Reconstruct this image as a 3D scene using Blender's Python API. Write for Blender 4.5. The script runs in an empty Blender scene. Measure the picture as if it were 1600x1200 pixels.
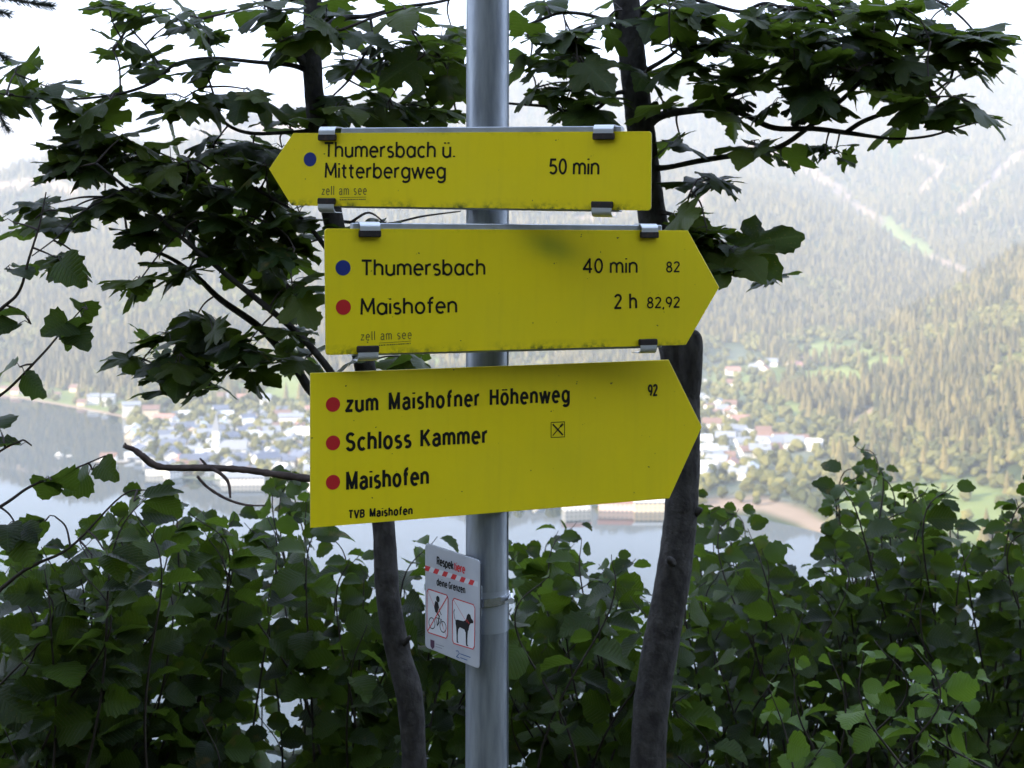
import bpy, math, random
import numpy as np
from mathutils import Vector, Matrix

random.seed(7)
rng = np.random.default_rng(7)
S = bpy.context.scene
COL = S.collection
R = math.radians

# ------------------------------------------------------------------ camera
F = 2198.0; CX = 800.0; HY = 388.0; EYE = 1.6      # focal length, principal column and horizon row of a 1600 px wide view
cd = bpy.data.cameras.new('camera')
cam = bpy.data.objects.new('camera', cd); COL.objects.link(cam)
cam.location = (0, 0, EYE); cam.rotation_euler = (R(90), 0, 0)
cd.sensor_width = 36; cd.lens = 36 * F / 1600
cd.shift_y = -(600 - HY) / 1600
cd.clip_start = 0.05; cd.clip_end = 40000
cd.dof.use_dof = True; cd.dof.focus_distance = 2.2; cd.dof.aperture_fstop = 10.5
S.camera = cam

# ------------------------------------------------------------------ world and sun
SUN_EL = R(23); SUN_AZ = R(238)                    # azimuth clockwise from +Y: low sun behind the viewer, to the left
w = bpy.data.worlds.new('World'); S.world = w; w.use_nodes = True
nt = w.node_tree; nt.nodes.clear()
wo = nt.nodes.new('ShaderNodeOutputWorld'); bg = nt.nodes.new('ShaderNodeBackground')
sky = nt.nodes.new('ShaderNodeTexSky'); sky.sky_type = 'NISHITA'; sky.sun_disc = False
sky.sun_elevation = SUN_EL; sky.sun_rotation = SUN_AZ; sky.altitude = 900; sky.air_density = 1.0; sky.dust_density = 1.2
tc = nt.nodes.new('ShaderNodeTexCoord'); mp = nt.nodes.new('ShaderNodeMapping'); mp.inputs['Scale'].default_value = (1.2, 1.2, 5.5)
cn = nt.nodes.new('ShaderNodeTexNoise'); cn.inputs['Scale'].default_value = 1.7; cn.inputs['Detail'].default_value = 7; cn.inputs['Roughness'].default_value = .55
cr = nt.nodes.new('ShaderNodeValToRGB'); cr.color_ramp.elements[0].position = .32; cr.color_ramp.elements[1].position = .60
mx = nt.nodes.new('ShaderNodeMix'); mx.data_type = 'RGBA'; mx.inputs['B'].default_value = (4.3, 5.3, 7.4, 1)
nt.links.new(tc.outputs['Generated'], mp.inputs['Vector']); nt.links.new(mp.outputs[0], cn.inputs['Vector'])
nt.links.new(cn.outputs['Fac'], cr.inputs['Fac']); nt.links.new(cr.outputs['Color'], mx.inputs['Factor'])
nt.links.new(sky.outputs['Color'], mx.inputs['A']); nt.links.new(mx.outputs['Result'], bg.inputs['Color'])
nt.links.new(bg.outputs[0], wo.inputs['Surface']); bg.inputs['Strength'].default_value = .105
sl = bpy.data.lights.new('sun', 'SUN'); so = bpy.data.objects.new('sun', sl); COL.objects.link(so)
sl.energy = 5.0; sl.angle = R(.53); sl.color = (1.0, .85, .66)
sd = Vector((math.sin(SUN_AZ) * math.cos(SUN_EL), math.cos(SUN_AZ) * math.cos(SUN_EL), math.sin(SUN_EL)))
so.rotation_euler = (-sd).to_track_quat('-Z', 'Y').to_euler()
S.view_settings.view_transform = 'Standard'; S.view_settings.look = 'None'
S.view_settings.exposure = 2.0; S.view_settings.gamma = 1; S.view_settings.use_curve_mapping = False
S.render.engine = 'CYCLES'
S.cycles.max_bounces = 8; S.cycles.diffuse_bounces = 3; S.cycles.volume_bounces = 2; S.cycles.transmission_bounces = 4
S.cycles.transparent_max_bounces = 6; S.cycles.caustics_reflective = False; S.cycles.caustics_refractive = False
S.cycles.use_denoising = True
HAZE = 1.45e-4

# ------------------------------------------------------------------ helpers
def W(px, py, Y): return Vector(((px - CX) / F * Y, Y, EYE + (HY - py) / F * Y))

def mat(name, col, rough=.6, metal=0, spec=.5, noise=None, bump=None, coords='Object'):
    """noise=(scale, colour2, lo, hi), bump=(scale, strength, distance)"""
    m = bpy.data.materials.new(name); m.use_nodes = True
    n = m.node_tree; b = n.nodes['Principled BSDF']
    b.inputs['Base Color'].default_value = (*col, 1); b.inputs['Roughness'].default_value = rough
    b.inputs['Metallic'].default_value = metal; b.inputs['Specular IOR Level'].default_value = spec
    if noise or bump:
        t = n.nodes.new('ShaderNodeTexCoord')
    if noise:
        sc, c2, lo, hi = noise
        mpn = n.nodes.new('ShaderNodeMapping'); n.links.new(t.outputs[coords], mpn.inputs['Vector'])
        if isinstance(sc, tuple): mpn.inputs['Scale'].default_value = sc; s = 1.0
        else: s = sc
        q = n.nodes.new('ShaderNodeTexNoise'); q.inputs['Scale'].default_value = s; q.inputs['Detail'].default_value = 6
        n.links.new(mpn.outputs[0], q.inputs['Vector'])
        r = n.nodes.new('ShaderNodeValToRGB'); r.color_ramp.elements[0].position = lo; r.color_ramp.elements[1].position = hi
        r.color_ramp.elements[0].color = (*col, 1); r.color_ramp.elements[1].color = (*c2, 1)
        n.links.new(q.outputs['Fac'], r.inputs['Fac']); n.links.new(r.outputs['Color'], b.inputs['Base Color'])
    if bump:
        q2 = n.nodes.new('ShaderNodeTexNoise'); q2.inputs['Scale'].default_value = bump[0]; q2.inputs['Detail'].default_value = 5
        n.links.new(t.outputs[coords], q2.inputs['Vector'])
        bp = n.nodes.new('ShaderNodeBump'); bp.inputs['Strength'].default_value = bump[1]; bp.inputs['Distance'].default_value = bump[2]
        n.links.new(q2.outputs['Fac'], bp.inputs['Height']); n.links.new(bp.outputs[0], b.inputs['Normal'])
    return m

def obj(name, me, parent=None, label=None, cat=None, group=None, kind=None):
    o = bpy.data.objects.new(name, me); COL.objects.link(o)
    if parent:
        o.parent = parent
    if label: o['label'] = label
    if cat: o['category'] = cat
    if group: o['group'] = group
    if kind: o['kind'] = kind
    return o

def empty(name, loc, label, cat, group=None):
    o = obj(name, None, None, label, cat, group); o.location = loc; o.empty_display_size = .1
    return o

def mesh(name, v, f, mats, smooth=False, mi=None):
    me = bpy.data.meshes.new(name); me.from_pydata([tuple(p) for p in v], [], [tuple(q) for q in f])
    for m in (mats if isinstance(mats, (list, tuple)) else [mats]): me.materials.append(m)
    if mi is not None: me.polygons.foreach_set('material_index', mi)
    if smooth: me.polygons.foreach_set('use_smooth', [True] * len(me.polygons))
    me.update(); return me

class MB:
    def __init__(s): s.v = []; s.f = []; s.mi = []
    def add(s, v, f, mi=0):
        o = len(s.v); s.v += [tuple(p) for p in v]; s.f += [tuple(i + o for i in q) for q in f]; s.mi += [mi] * len(f)
    def box(s, c, h, mi=0, M=None, bev=0):
        """centre c, half sizes h, bevelled on all long edges when bev > 0"""
        if bev <= 0:
            v = [Vector((c[0] + sx * h[0], c[1] + sy * h[1], c[2] + sz * h[2])) for sx in (-1, 1) for sy in (-1, 1) for sz in (-1, 1)]
            f = [(0, 1, 3, 2), (4, 6, 7, 5), (0, 4, 5, 1), (2, 3, 7, 6), (0, 2, 6, 4), (1, 5, 7, 3)]
        else:
            # profile in y-z with cut corners, extruded along x, with cut ends
            hy, hz = h[1], h[2]; prof = [(-hy, -hz + bev), (-hy + bev, -hz), (hy - bev, -hz), (hy, -hz + bev), (hy, hz - bev), (hy - bev, hz), (-hy + bev, hz), (-hy, hz - bev)]
            v = []; 
            for x, k in ((-h[0], 1 - bev / max(hy, hz)), (-h[0] + bev, 1), (h[0] - bev, 1), (h[0], 1 - bev / max(hy, hz))):
                for y, z in prof: v.append(Vector((c[0] + x, c[1] + y * k, c[2] + z * k)))
            f = []
            for r in range(3):
                for i in range(8): j = (i + 1) % 8; f.append((r * 8 + i, r * 8 + 8 + i, r * 8 + 8 + j, r * 8 + j))
            f.append(tuple(range(8))); f.append(tuple(reversed(range(24, 32))))
        if M: v = [M @ p for p in v]
        s.add(v, f, mi)
    def tube(s, pts, rad, n=6, mi=0, cap=True):
        pts = [Vector(p) for p in pts]; m = len(pts)
        if not hasattr(rad, '__len__'): rad = [rad] * m
        v = []; f = []; up = None
        for i, p in enumerate(pts):
            t = (pts[min(i + 1, m - 1)] - pts[max(i - 1, 0)])
            t = t.normalized() if t.length > 1e-9 else Vector((0, 0, 1))
            if up is None:
                up = Vector((0, 1, 0)) if abs(t.y) < .9 else Vector((1, 0, 0))
            a = (up - t * up.dot(t)); a = a.normalized() if a.length > 1e-6 else t.orthogonal().normalized(); up = a; b = t.cross(a)
            for k in range(n):
                q = 2 * math.pi * k / n; v.append(p + (a * math.cos(q) + b * math.sin(q)) * rad[i])
        for i in range(m - 1):
            for k in range(n): j = (k + 1) % n; f.append((i * n + k, i * n + j, i * n + n + j, i * n + n + k))
        if cap:
            f.append(tuple(reversed(range(n)))); f.append(tuple(range((m - 1) * n, m * n)))
        s.add(v, f, mi)
    def mesh(s, name, mats, smooth=False): return mesh(name, s.v, s.f, mats, smooth, s.mi)

def smooth_path(pts, sub=5):
    """Catmull-Rom through rows of numbers"""
    P = np.array([list(p) for p in pts], float)
    if len(P) < 3: 
        return np.array([P[0] + (P[-1] - P[0]) * t for t in np.linspace(0, 1, sub + 1)])
    Q = np.vstack([2 * P[0] - P[1], P, 2 * P[-1] - P[-2]]); out = []
    for i in range(1, len(Q) - 2):
        for t in np.linspace(0, 1, sub, endpoint=False):
            a, b, c, d = Q[i - 1], Q[i], Q[i + 1], Q[i + 2]
            out.append(.5 * (2 * b + (c - a) * t + (2 * a - 5 * b + 4 * c - d) * t * t + (3 * b - a - 3 * c + d) * t ** 3))
    out.append(P[-1]); return np.array(out)

def vnoise(x, y, seed=0):
    xi = np.floor(x); yi = np.floor(y); fx = x - xi; fy = y - yi
    fx = fx * fx * (3 - 2 * fx); fy = fy * fy * (3 - 2 * fy)
    def h(a, b):
        q = np.sin(a * 127.1 + b * 311.7 + seed * 74.7) * 43758.5453
        return q - np.floor(q)
    return (h(xi, yi) * (1 - fx) + h(xi + 1, yi) * fx) * (1 - fy) + (h(xi, yi + 1) * (1 - fx) + h(xi + 1, yi + 1) * fx) * fy
def fbm(x, y, seed=0, oct=5):
    s = 0; a = .5
    for i in range(oct): s = s + a * vnoise(x, y, seed + i); x = x * 2.03 + 7.1; y = y * 2.03 + 3.7; a *= .5
    return s

# ------------------------------------------------------------------ far terrain (lake level z = -200)
LAKE = -200.0
PX = [-900, 0, 195, 232, 480, 800, 1100, 1300, 1600, 2500]
KN = {
 -900: [(612, 1973), (600, 2085), (590, 2150), (500, 2550), (400, 3050), (300, 3700)],
 0:    [(617, 1930), (600, 2085), (584, 2190), (480, 2600), (385, 3100), (268, 3800)],
 195:  [(652, 1674), (628, 1842), (604, 2010), (470, 2550), (350, 3150), (226, 4000)],
 232:  [(742, 1249), (690, 1464), (620, 1880), (470, 2500), (350, 3150), (220, 4050)],
 480:  [(763, 1179), (690, 1464), (625, 1800), (520, 2350), (380, 3200), (180, 4600)],
 800:  [(792, 1094), (700, 1417), (600, 1950), (500, 2500), (380, 3400), (128, 5500)],
 1100: [(792, 1094), (700, 1417), (600, 1950), (500, 2500), (380, 3400), (108, 5700)],
 1300: [(836, 987), (740, 1256), (600, 1900), (500, 2500), (380, 3400), (92, 5700)],
 1600: [(880, 898), (760, 1188), (600, 1850), (500, 2500), (380, 3400), (82, 5700)],
 2500: [(900, 863), (760, 1188), (600, 1850), (500, 2500), (380, 3400), (150, 5700)]}
KY = np.array([[k[1] for k in KN[p]] for p in PX], float)
KZ = np.array([[EYE + (HY - k[0]) / F * k[1] for k in KN[p]] for p in PX], float)
KZ[:, 0] = LAKE + .2; KZ[:, 1] = np.maximum(KZ[:, 1], LAKE + 1.2)
def prof(px, Y, KY, KZ, PX):
    """piecewise linear height of a column profile"""
    px = np.asarray(px, float); Y = np.asarray(Y, float)
    ky = np.stack([np.interp(px, PX, KY[:, i]) for i in range(KY.shape[1])]); kz = np.stack([np.interp(px, PX, KZ[:, i]) for i in range(KZ.shape[1])])
    z = np.where(Y < ky[0], kz[0] - (ky[0] - Y) * .1, kz[-1] - (Y - ky[-1]) * .55)
    for i in range(len(ky) - 1):
        t = (Y - ky[i]) / (ky[i + 1] - ky[i]); z = np.where((t >= 0) & (t <= 1), kz[i] + t * (kz[i + 1] - kz[i]), z)
    return z
# two spurs standing in front of the main mountainside
SD = dict(px=[-900, 300, 700, 1050, 1200, 1350, 1500, 1620, 1900],
          cr=[(600, 2000), (500, 2500), (300, 3300), (268, 3600), (286, 3600), (350, 3350), (432, 3050), (500, 2700), (600, 2100)])
SC = dict(px=[1050, 1120, 1200, 1300, 1400, 1500, 1600, 1800, 2500],
          cr=[(720, 1350), (700, 1480), (650, 1640), (582, 1880), (508, 2050), (452, 2150), (392, 2250), (300, 2400), (150, 2600)])
def spur(px, Y, s, y0, back=.5):
    cy = np.interp(px, s['px'], [c[1] for c in s['cr']]); cz = np.interp(px, s['px'], [EYE + (HY - c[0]) / F * c[1] for c in s['cr']])
    base = LAKE; t = np.clip((Y - y0) / (cy - y0), 0, 1)
    z = base - 30 + (cz - base + 30) * (t ** .85)
    return np.where(Y > cy, cz - (Y - cy) * back, z)
def H(X, Y):
    X = np.asarray(X, float); Y = np.asarray(Y, float); px = CX + X / Y * F
    z = prof(px, Y, KY, KZ, PX)
    amp = np.clip((z - LAKE - 12) / 350, 0, 1)
    rid = 1 - np.abs(2 * fbm(X / 620 + Y / 1500, Y / 1400 - X / 2600, 3) - 1)
    z = z + amp * (150 * (rid - .8) + 26 * (fbm(X / 130, Y / 150, 9) - .5))
    d = spur(px, Y, SD, 2200) + 16 * (fbm(X / 160, Y / 200, 5) - .5)
    c = spur(px, Y, SC, np.interp(px, [1100, 1300, 1600], [1200, 1180, 1080])) + 14 * (fbm(X / 110, Y / 140, 6) - .5) * np.clip((Y - 1250) / 300, 0, 1)
    z = np.maximum(z, np.maximum(d, c))
    return z
def seg(px, py, pts, wd):
    d = np.full(np.shape(px), 1e9)
    for (a, b), (c, e) in zip(pts[:-1], pts[1:]):
        t = np.clip(((px - a) * (c - a) + (py - b) * (e - b)) / ((c - a) ** 2 + (e - b) ** 2), 0, 1)
        d = np.minimum(d, np.hypot(px - a - t * (c - a), py - b - t * (e - b)))
    return np.clip(1.6 - d / wd, 0, 1)
def ell(px, py, x, y, rx, ry): return np.clip(2.2 - 2 * np.hypot((px - x) / rx, (py - y) / ry), 0, 1)
def masks(X, Y, z):
    px = CX + X / Y * F; py = HY - (z - EYE) / Y * F
    jx = 14 * (fbm(X / 60, Y / 90, 21) - .5); jy = 9 * (fbm(X / 70, Y / 60, 31) - .5); qx = px + jx; qy = py + jy
    me = 0 * px
    for e in [(1300, 550, 90, 20), (1170, 594, 75, 30), (1300, 592, 70, 24), (1385, 570, 50, 16), (1225, 640, 40, 14), (1450, 800, 190, 72), (640, 570, 90, 20), (430, 606, 75, 26),
              (1350, 500, 40, 6), (1590, 560, 40, 10)]: me = np.maximum(me, ell(qx, qy, *e))
    me = np.maximum(me, seg(qx, qy, [(1385, 352), (1412, 374), (1450, 398)], 11))
    ys = np.interp(px, PX, KY[:, 0])
    me = np.maximum(me, np.where((px < 205) & (Y < ys + 190) & (z < LAKE + 30), .85, 0))
    bare_lit = 0 * px
    for p, wd in [([(1170, 232), (1250, 258), (1325, 308)], 9), ([(1338, 320), (1372, 347)], 7), ([(1460, 405), (1512, 432)], 8),
                  ([(1430, 245), (1475, 262), (1440, 300)], 5), ([(1600, 235), (1550, 280), (1500, 330)], 6), ([(1066, 312), (1098, 292), (1088, 335)], 9),
                  ([(-40, 296), (60, 284), (110, 300)], 9), ([(225, 222), (330, 208), (480, 196)], 8), ([(1290, 692), (1340, 662), (1372, 642)], 8), ([(1600, 400), (1570, 430)], 5),  # the long left ridge strip paints sunlit trees as pale pink ground
                  ([(900, 345), (1000, 330)], 6)]: bare_lit = np.maximum(bare_lit, seg(qx, qy, p, wd))
    gr = seg(px, py, [(1110, 789), (1190, 786), (1250, 806), (1300, 836)], 11)
    gr = np.maximum(gr, np.where((px < 205) & (Y < ys + 22), 1, 0))
    tw = np.where((Y < np.interp(px, [195, 232, 480, 800, 1100, 1300], [1500, 1760, 1800, 1800, 1950, 1500])) & (px > 195) & (px < 1300) & (z < LAKE + 30) & (py < 790), 1., 0)
    tw = np.maximum(tw, .8 * ell(qx, qy, 1140, 590, 70, 60))
    return px, py, me, bare_lit, gr, tw

cols = np.concatenate([np.arange(-900, -40, 40), np.arange(-40, 1660, 7), np.arange(1660, 2500, 40)]).astype(float)
NR = 300; s_ = np.linspace(0, 1, NR) ** 1.35
ys = np.interp(cols, PX, KY[:, 0]); YY = ys[None, :] + (6600 - ys[None, :]) * s_[:, None]; XX = (cols[None, :] - CX) / F * YY
ZZ = H(XX, YY); ZZ[0, :] = LAKE - .8
pxm, pym, me_, bare_lit_, gr_, tw_ = masks(XX, YY, ZZ)
nc = len(cols)
idx = np.arange(NR * nc).reshape(NR, nc)
faces = np.stack([idx[:-1, :-1], idx[:-1, 1:], idx[1:, 1:], idx[1:, :-1]], -1).reshape(-1, 4)
m_ter = bpy.data.materials.new('mountain_ground'); m_ter.use_nodes = True
n = m_ter.node_tree; b = n.nodes['Principled BSDF']; b.inputs['Roughness'].default_value = .95; b.inputs['Specular IOR Level'].default_value = .1
at = n.nodes.new('ShaderNodeAttribute'); at.attribute_name = 'cover'
tcn = n.nodes.new('ShaderNodeTexCoord'); nz = n.nodes.new('ShaderNodeTexNoise'); nz.inputs['Scale'].default_value = .03; nz.inputs['Detail'].default_value = 8
n.links.new(tcn.outputs['Object'], nz.inputs['Vector'])
sep = n.nodes.new('ShaderNodeSeparateColor'); n.links.new(at.outputs['Color'], sep.inputs['Color'])
def mixn(n, f, a, bb):
    q = n.nodes.new('ShaderNodeMix'); q.data_type = 'RGBA'
    for i, x in (('Factor', f), ('A', a), ('B', bb)):
        if isinstance(x, (tuple, float, int)): q.inputs[i].default_value = x
        else: n.links.new(x, q.inputs[i])
    return q.outputs['Result']
base = mixn(n, nz.outputs['Fac'], (.022, .040, .014, 1), (.065, .085, .03, 1))
mead = mixn(n, nz.outputs['Fac'], (.15, .20, .06, 1), (.24, .27, .09, 1))
bare = mixn(n, nz.outputs['Fac'], (.25, .18, .125, 1), (.36, .27, .19, 1))  # bare ground, also the sunlit pink painted along the left ridge
twn = mixn(n, nz.outputs['Fac'], (.06, .10, .04, 1), (.20, .20, .17, 1))
c1 = mixn(n, sep.outputs['Blue'], base, twn); c1 = mixn(n, sep.outputs['Red'], c1, mead); c1 = mixn(n, sep.outputs['Green'], c1, bare)
n.links.new(c1, b.inputs['Base Color'])
me = bpy.data.meshes.new('mountainside'); me.vertices.add(NR * nc); me.vertices.foreach_set('co', np.stack([XX, YY, ZZ], -1).reshape(-1))
me.loops.add(len(faces) * 4); me.loops.foreach_set('vertex_index', faces.reshape(-1)); me.polygons.add(len(faces))
me.polygons.foreach_set('loop_start', np.arange(len(faces)) * 4); me.polygons.foreach_set('loop_total', np.full(len(faces), 4))
me.update(calc_edges=True); me.materials.append(m_ter); me.polygons.foreach_set('use_smooth', [True] * len(faces))
ca = me.color_attributes.new('cover', 'FLOAT_COLOR', 'POINT')
ca.data.foreach_set('color', np.stack([me_, np.maximum(bare_lit_, gr_), tw_, np.ones_like(me_)], -1).reshape(-1))
obj('mountainside', me, kind='structure')

# faint peaks far behind on the left
def peaks():
    c = np.arange(-900, 1500, 12.); rows = 26; sil = 205 - 95 * np.exp(-((c - 80) / 70) ** 2) * .55 - 70 * np.exp(-((c - 190) / 45) ** 2) * .6 - 62 * np.exp(-((c + 120) / 160) ** 2) - 26 * (fbm(c / 60, c * 0, 2) - .5) * 2
    sil = np.where(c > 330, sil - 30 * np.clip((c - 330) / 150, 0, 1), sil) - 18
    t = np.linspace(0, 1, rows); Y = 7200 + 1500 * t; v = []
    for r in range(rows):
        for i, p in enumerate(c):
            zt = EYE + (HY - sil[i]) / F * 8400; tt = t[r] / .8
            z = -100 + (zt + 100) * min(tt, 1) ** .9 - max(0, tt - 1) * 900; z += 90 * (float(fbm(np.float64(p / 25 + r * .2), np.float64(r / 4), 8)) - .5) * (1 if tt < 1 else .3)
            v.append(((p - CX) / F * Y[r], Y[r], z))
    f = [(r * len(c) + i, r * len(c) + i + 1, (r + 1) * len(c) + i + 1, (r + 1) * len(c) + i) for r in range(rows - 1) for i in range(len(c) - 1)]
    obj('mountain_peaks', mesh('mountain_peaks', v, f, mat('peak_rock', (.10, .11, .10), .95, noise=(.004, (.22, .2, .18), .4, .6)), True), kind='structure')
peaks()

# lake
m_lake = mat('lake_water', (.012, .03, .035), .02, 0, .5, bump=(.12, .05, .10)); m_lake.node_tree.nodes['Principled BSDF'].inputs['IOR'].default_value = 1.28
lk = MB(); lk.add([(-4500, 60, LAKE), (4500, 60, LAKE), (4500, 2600, LAKE), (-4500, 2600, LAKE)], [(0, 1, 2, 3)])
obj('lake', lk.mesh('lake', m_lake), kind='structure')

# the slope the camera stands on: a path, a hill rising behind it and a drop to the lake in front
def near_ground():
    xs = np.concatenate([-np.geomspace(2200, 5, 26), np.linspace(-4, 4, 17), np.geomspace(5, 2200, 26)])
    ysn = np.concatenate([-np.geomspace(760, 3, 26), np.linspace(-2.5, 6, 24), np.geomspace(6.5, 420, 30)])
    Xg, Yg = np.meshgrid(xs, ysn)
    Z = np.where(Yg > 2.9, -.05 - .80 * (Yg - 2.9), 0.); Z = np.where(Yg > 40, -.05 - .80 * 37.1 - (Yg - 40) * .62, Z)
    Z = np.maximum(Z, LAKE - 8)
    back = np.clip(-Yg - 2.2, 0, 1e9); Z = np.where(Yg < -2.2, np.minimum(back * .98, 330 + (back - 337) * .05), Z)
    Z = Z + .12 * (fbm(Xg / .5, Yg / .5, 4) - .5) * np.where(np.abs(Yg) < 8, 1, 0) + 6 * (fbm(Xg / 40, Yg / 40, 5) - .5) * np.clip((np.abs(Yg) - 10) / 40, 0, 1)
    v = np.stack([Xg, Yg, Z], -1).reshape(-1, 3); a, c = Xg.shape
    f = [(r * c + i, r * c + i + 1, (r + 1) * c + i + 1, (r + 1) * c + i) for r in range(a - 1) for i in range(c - 1)]
    obj('ground', mesh('ground', v, f, mat('forest_floor', (.035, .045, .018), .95, spec=.1, noise=(3., (.07, .055, .03), .4, .62), bump=(9, .6, .05)), True), kind='structure')
near_ground()

# ------------------------------------------------------------------ forests: points with a tree set on each
def ray_ground(px, py, y0=850, y1=5200):
    Y = np.linspace(y0, y1, 2600); X = (px - CX) / F * Y; zr = EYE + (HY - py) / F * Y; h = H(X, Y)
    k = np.argmax(zr <= h); k = k if zr[k] <= h[k] else len(Y) - 1
    return Vector((X[k], Y[k], h[k]))

def tree_mat(name, c1, c2):
    m = bpy.data.materials.new(name); m.use_nodes = True; n = m.node_tree; b = n.nodes['Principled BSDF']
    b.inputs['Roughness'].default_value = .9; b.inputs['Specular IOR Level'].default_value = .15
    oi = n.nodes.new('ShaderNodeObjectInfo'); n.links.new(mixn(n, oi.outputs['Random'], (*c1, 1), (*c2, 1)), b.inputs['Base Color'])
    return m
m_con = tree_mat('conifer_needles', (.032, .040, .020), (.185, .155, .062)); m_broad = tree_mat('broadleaf_foliage', (.05, .06, .022), (.18, .17, .055))
m_bark_far = mat('far_bark', (.06, .045, .035), .9)

def forest(name, P, sc, broad, label, cat):
    me = bpy.data.meshes.new(name); me.vertices.add(len(P)); me.vertices.foreach_set('co', np.asarray(P, float).reshape(-1))
    a = me.attributes.new('size', 'FLOAT', 'POINT'); a.data.foreach_set('value', np.asarray(sc, np.float32))
    o = obj(name, me, None, label, cat, kind='stuff')
    g = bpy.data.node_groups.new(name, 'GeometryNodeTree')
    g.interface.new_socket('Geometry', in_out='INPUT', socket_type='NodeSocketGeometry'); g.interface.new_socket('Geometry', in_out='OUTPUT', socket_type='NodeSocketGeometry')
    N = g.nodes.new; L = g.links.new; gi = N('NodeGroupInput'); go = N('NodeGroupOutput'); jn = N('GeometryNodeJoinGeometry')
    def part(prim, loc, scl=(1, 1, 1), m=None, rot=(0, 0, 0)):
        t = N('GeometryNodeTransform'); L(prim, t.inputs['Geometry']); t.inputs['Translation'].default_value = loc; t.inputs['Scale'].default_value = scl; t.inputs['Rotation'].default_value = rot
        sm = N('GeometryNodeSetMaterial'); L(t.outputs[0], sm.inputs['Geometry']); sm.inputs['Material'].default_value = m; L(sm.outputs[0], jn.inputs[0])
    if broad:
        for loc, scl in (((0, 0, .55), (.36, .36, .42)), ((.22, .1, .45), (.24, .22, .26)), ((-.18, -.12, .42), (.26, .24, .28))):
            ic = N('GeometryNodeMeshIcoSphere'); ic.inputs['Radius'].default_value = 1; ic.inputs['Subdivisions'].default_value = 2
            rp = N('GeometryNodeSetPosition'); L(ic.outputs[0], rp.inputs['Geometry']); rv = N('FunctionNodeRandomValue'); rv.data_type = 'FLOAT_VECTOR'
            rv.inputs[0].default_value = (-.22, -.22, -.22); rv.inputs[1].default_value = (.22, .22, .22); L(rv.outputs[0], rp.inputs['Offset'])
            part(rp.outputs[0], loc, scl, m_broad)
    else:
        for z0, hh, r in ((.10, .50, .20), (.38, .40, .155), (.62, .40, .10)):
            c = N('GeometryNodeMeshCone'); c.fill_type = 'NONE'; c.inputs['Vertices'].default_value = 7; c.inputs['Radius Top'].default_value = 0
            c.inputs['Radius Bottom'].default_value = r; c.inputs['Depth'].default_value = hh
            part(c.outputs['Mesh'], (0, 0, z0), (1, 1, 1), m_con, (0, 0, z0 * 5))
    tr = N('GeometryNodeMeshCylinder'); tr.inputs['Vertices'].default_value = 5; tr.inputs['Radius'].default_value = .014; tr.inputs['Depth'].default_value = .4
    part(tr.outputs['Mesh'], (0, 0, .1), (1, 1, 1), m_bark_far)
    ip = N('GeometryNodeInstanceOnPoints'); L(gi.outputs[0], ip.inputs['Points']); L(jn.outputs[0], ip.inputs['Instance'])
    na = N('GeometryNodeInputNamedAttribute'); na.data_type = 'FLOAT'; na.inputs[0].default_value = 'size'
    rr = N('FunctionNodeRandomValue'); rr.data_type = 'FLOAT'; rr.inputs[2].default_value = .85; rr.inputs[3].default_value = 1.25
    cv = N('ShaderNodeCombineXYZ'); mu = N('ShaderNodeMath'); mu.operation = 'MULTIPLY'; L(na.outputs[0], mu.inputs[0]); L(rr.outputs[1], mu.inputs[1])
    L(mu.outputs[0], cv.inputs[0]); L(mu.outputs[0], cv.inputs[1]); L(na.outputs[0], cv.inputs[2]); L(cv.outputs[0], ip.inputs['Scale'])
    rz = N('FunctionNodeRandomValue'); rz.data_type = 'FLOAT_VECTOR'; rz.inputs[0].default_value = (-.04, -.04, 0); rz.inputs[1].default_value = (.04, .04, 6.28); rz.inputs['Seed'].default_value = 3
    e2r = N('FunctionNodeEulerToRotation'); L(rz.outputs[0], e2r.inputs[0]); L(e2r.outputs[0], ip.inputs['Rotation'])
    L(ip.outputs[0], go.inputs[0])
    md = o.modifiers.new('trees', 'NODES'); md.node_group = g
    return o

def scatter(y0, y1, sp):
    Yg = np.arange(y0, y1, sp); out = []
    for y in Yg:
        x0 = (-140 - CX) / F * y; x1 = (1760 - CX) / F * y; x = np.arange(x0, x1, sp)
        out.append(np.stack([x + rng.uniform(-.5, .5, len(x)) * sp, y + rng.uniform(-.5, .5, len(x)) * sp], -1))
    return np.concatenate(out)
PT = np.concatenate([scatter(900, 1700, 7.0), scatter(1700, 2900, 8.5), scatter(2900, 5850, 12.5)])
Xp, Yp = PT[:, 0], PT[:, 1]; Zp = H(Xp, Yp); px_, py_, mm, bb_, gg, tt = masks(Xp, Yp, Zp)
sh = np.interp(px_, PX, KY[:, 0])
dens = 1 - np.clip(mm * 1.1, 0, 1) ; dens *= 1 - np.clip(bb_ * .92, 0, 1); dens *= np.where(gg > .1, 0, 1) * np.where(tt > .3, .0, 1); dens *= np.where(Yp > sh + 25, 1, 0)
dens *= np.clip((fbm(Xp / 60, Yp / 60, 44) - .26) * 8, .25, 1)
keep = rng.random(len(Xp)) < dens
lowmix = np.clip(.14 + .15 * (px_ > 1080) * (Yp < 2300) + .75 * (fbm(Xp / 150, Yp / 150, 12) > .56) * (Zp < -60) + .5 * (py_ > 690), 0, .85)
isb = keep & (rng.random(len(Xp)) < lowmix); isc = keep & ~isb
P3 = np.stack([Xp, Yp, Zp - .5], -1); hgt = rng.uniform(15, 29, len(Xp)) * np.where(Yp > 2900, 1.05, 1)
forest('conifer_forest', P3[isc], hgt[isc], False, 'dense spruce forest covering the hazy mountainsides beyond the lake', 'forest')
forest('broadleaf_wood', P3[isb], hgt[isb] * .50, True, 'rounded broadleaf woods along the lower slopes beyond the lake', 'forest')
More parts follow.
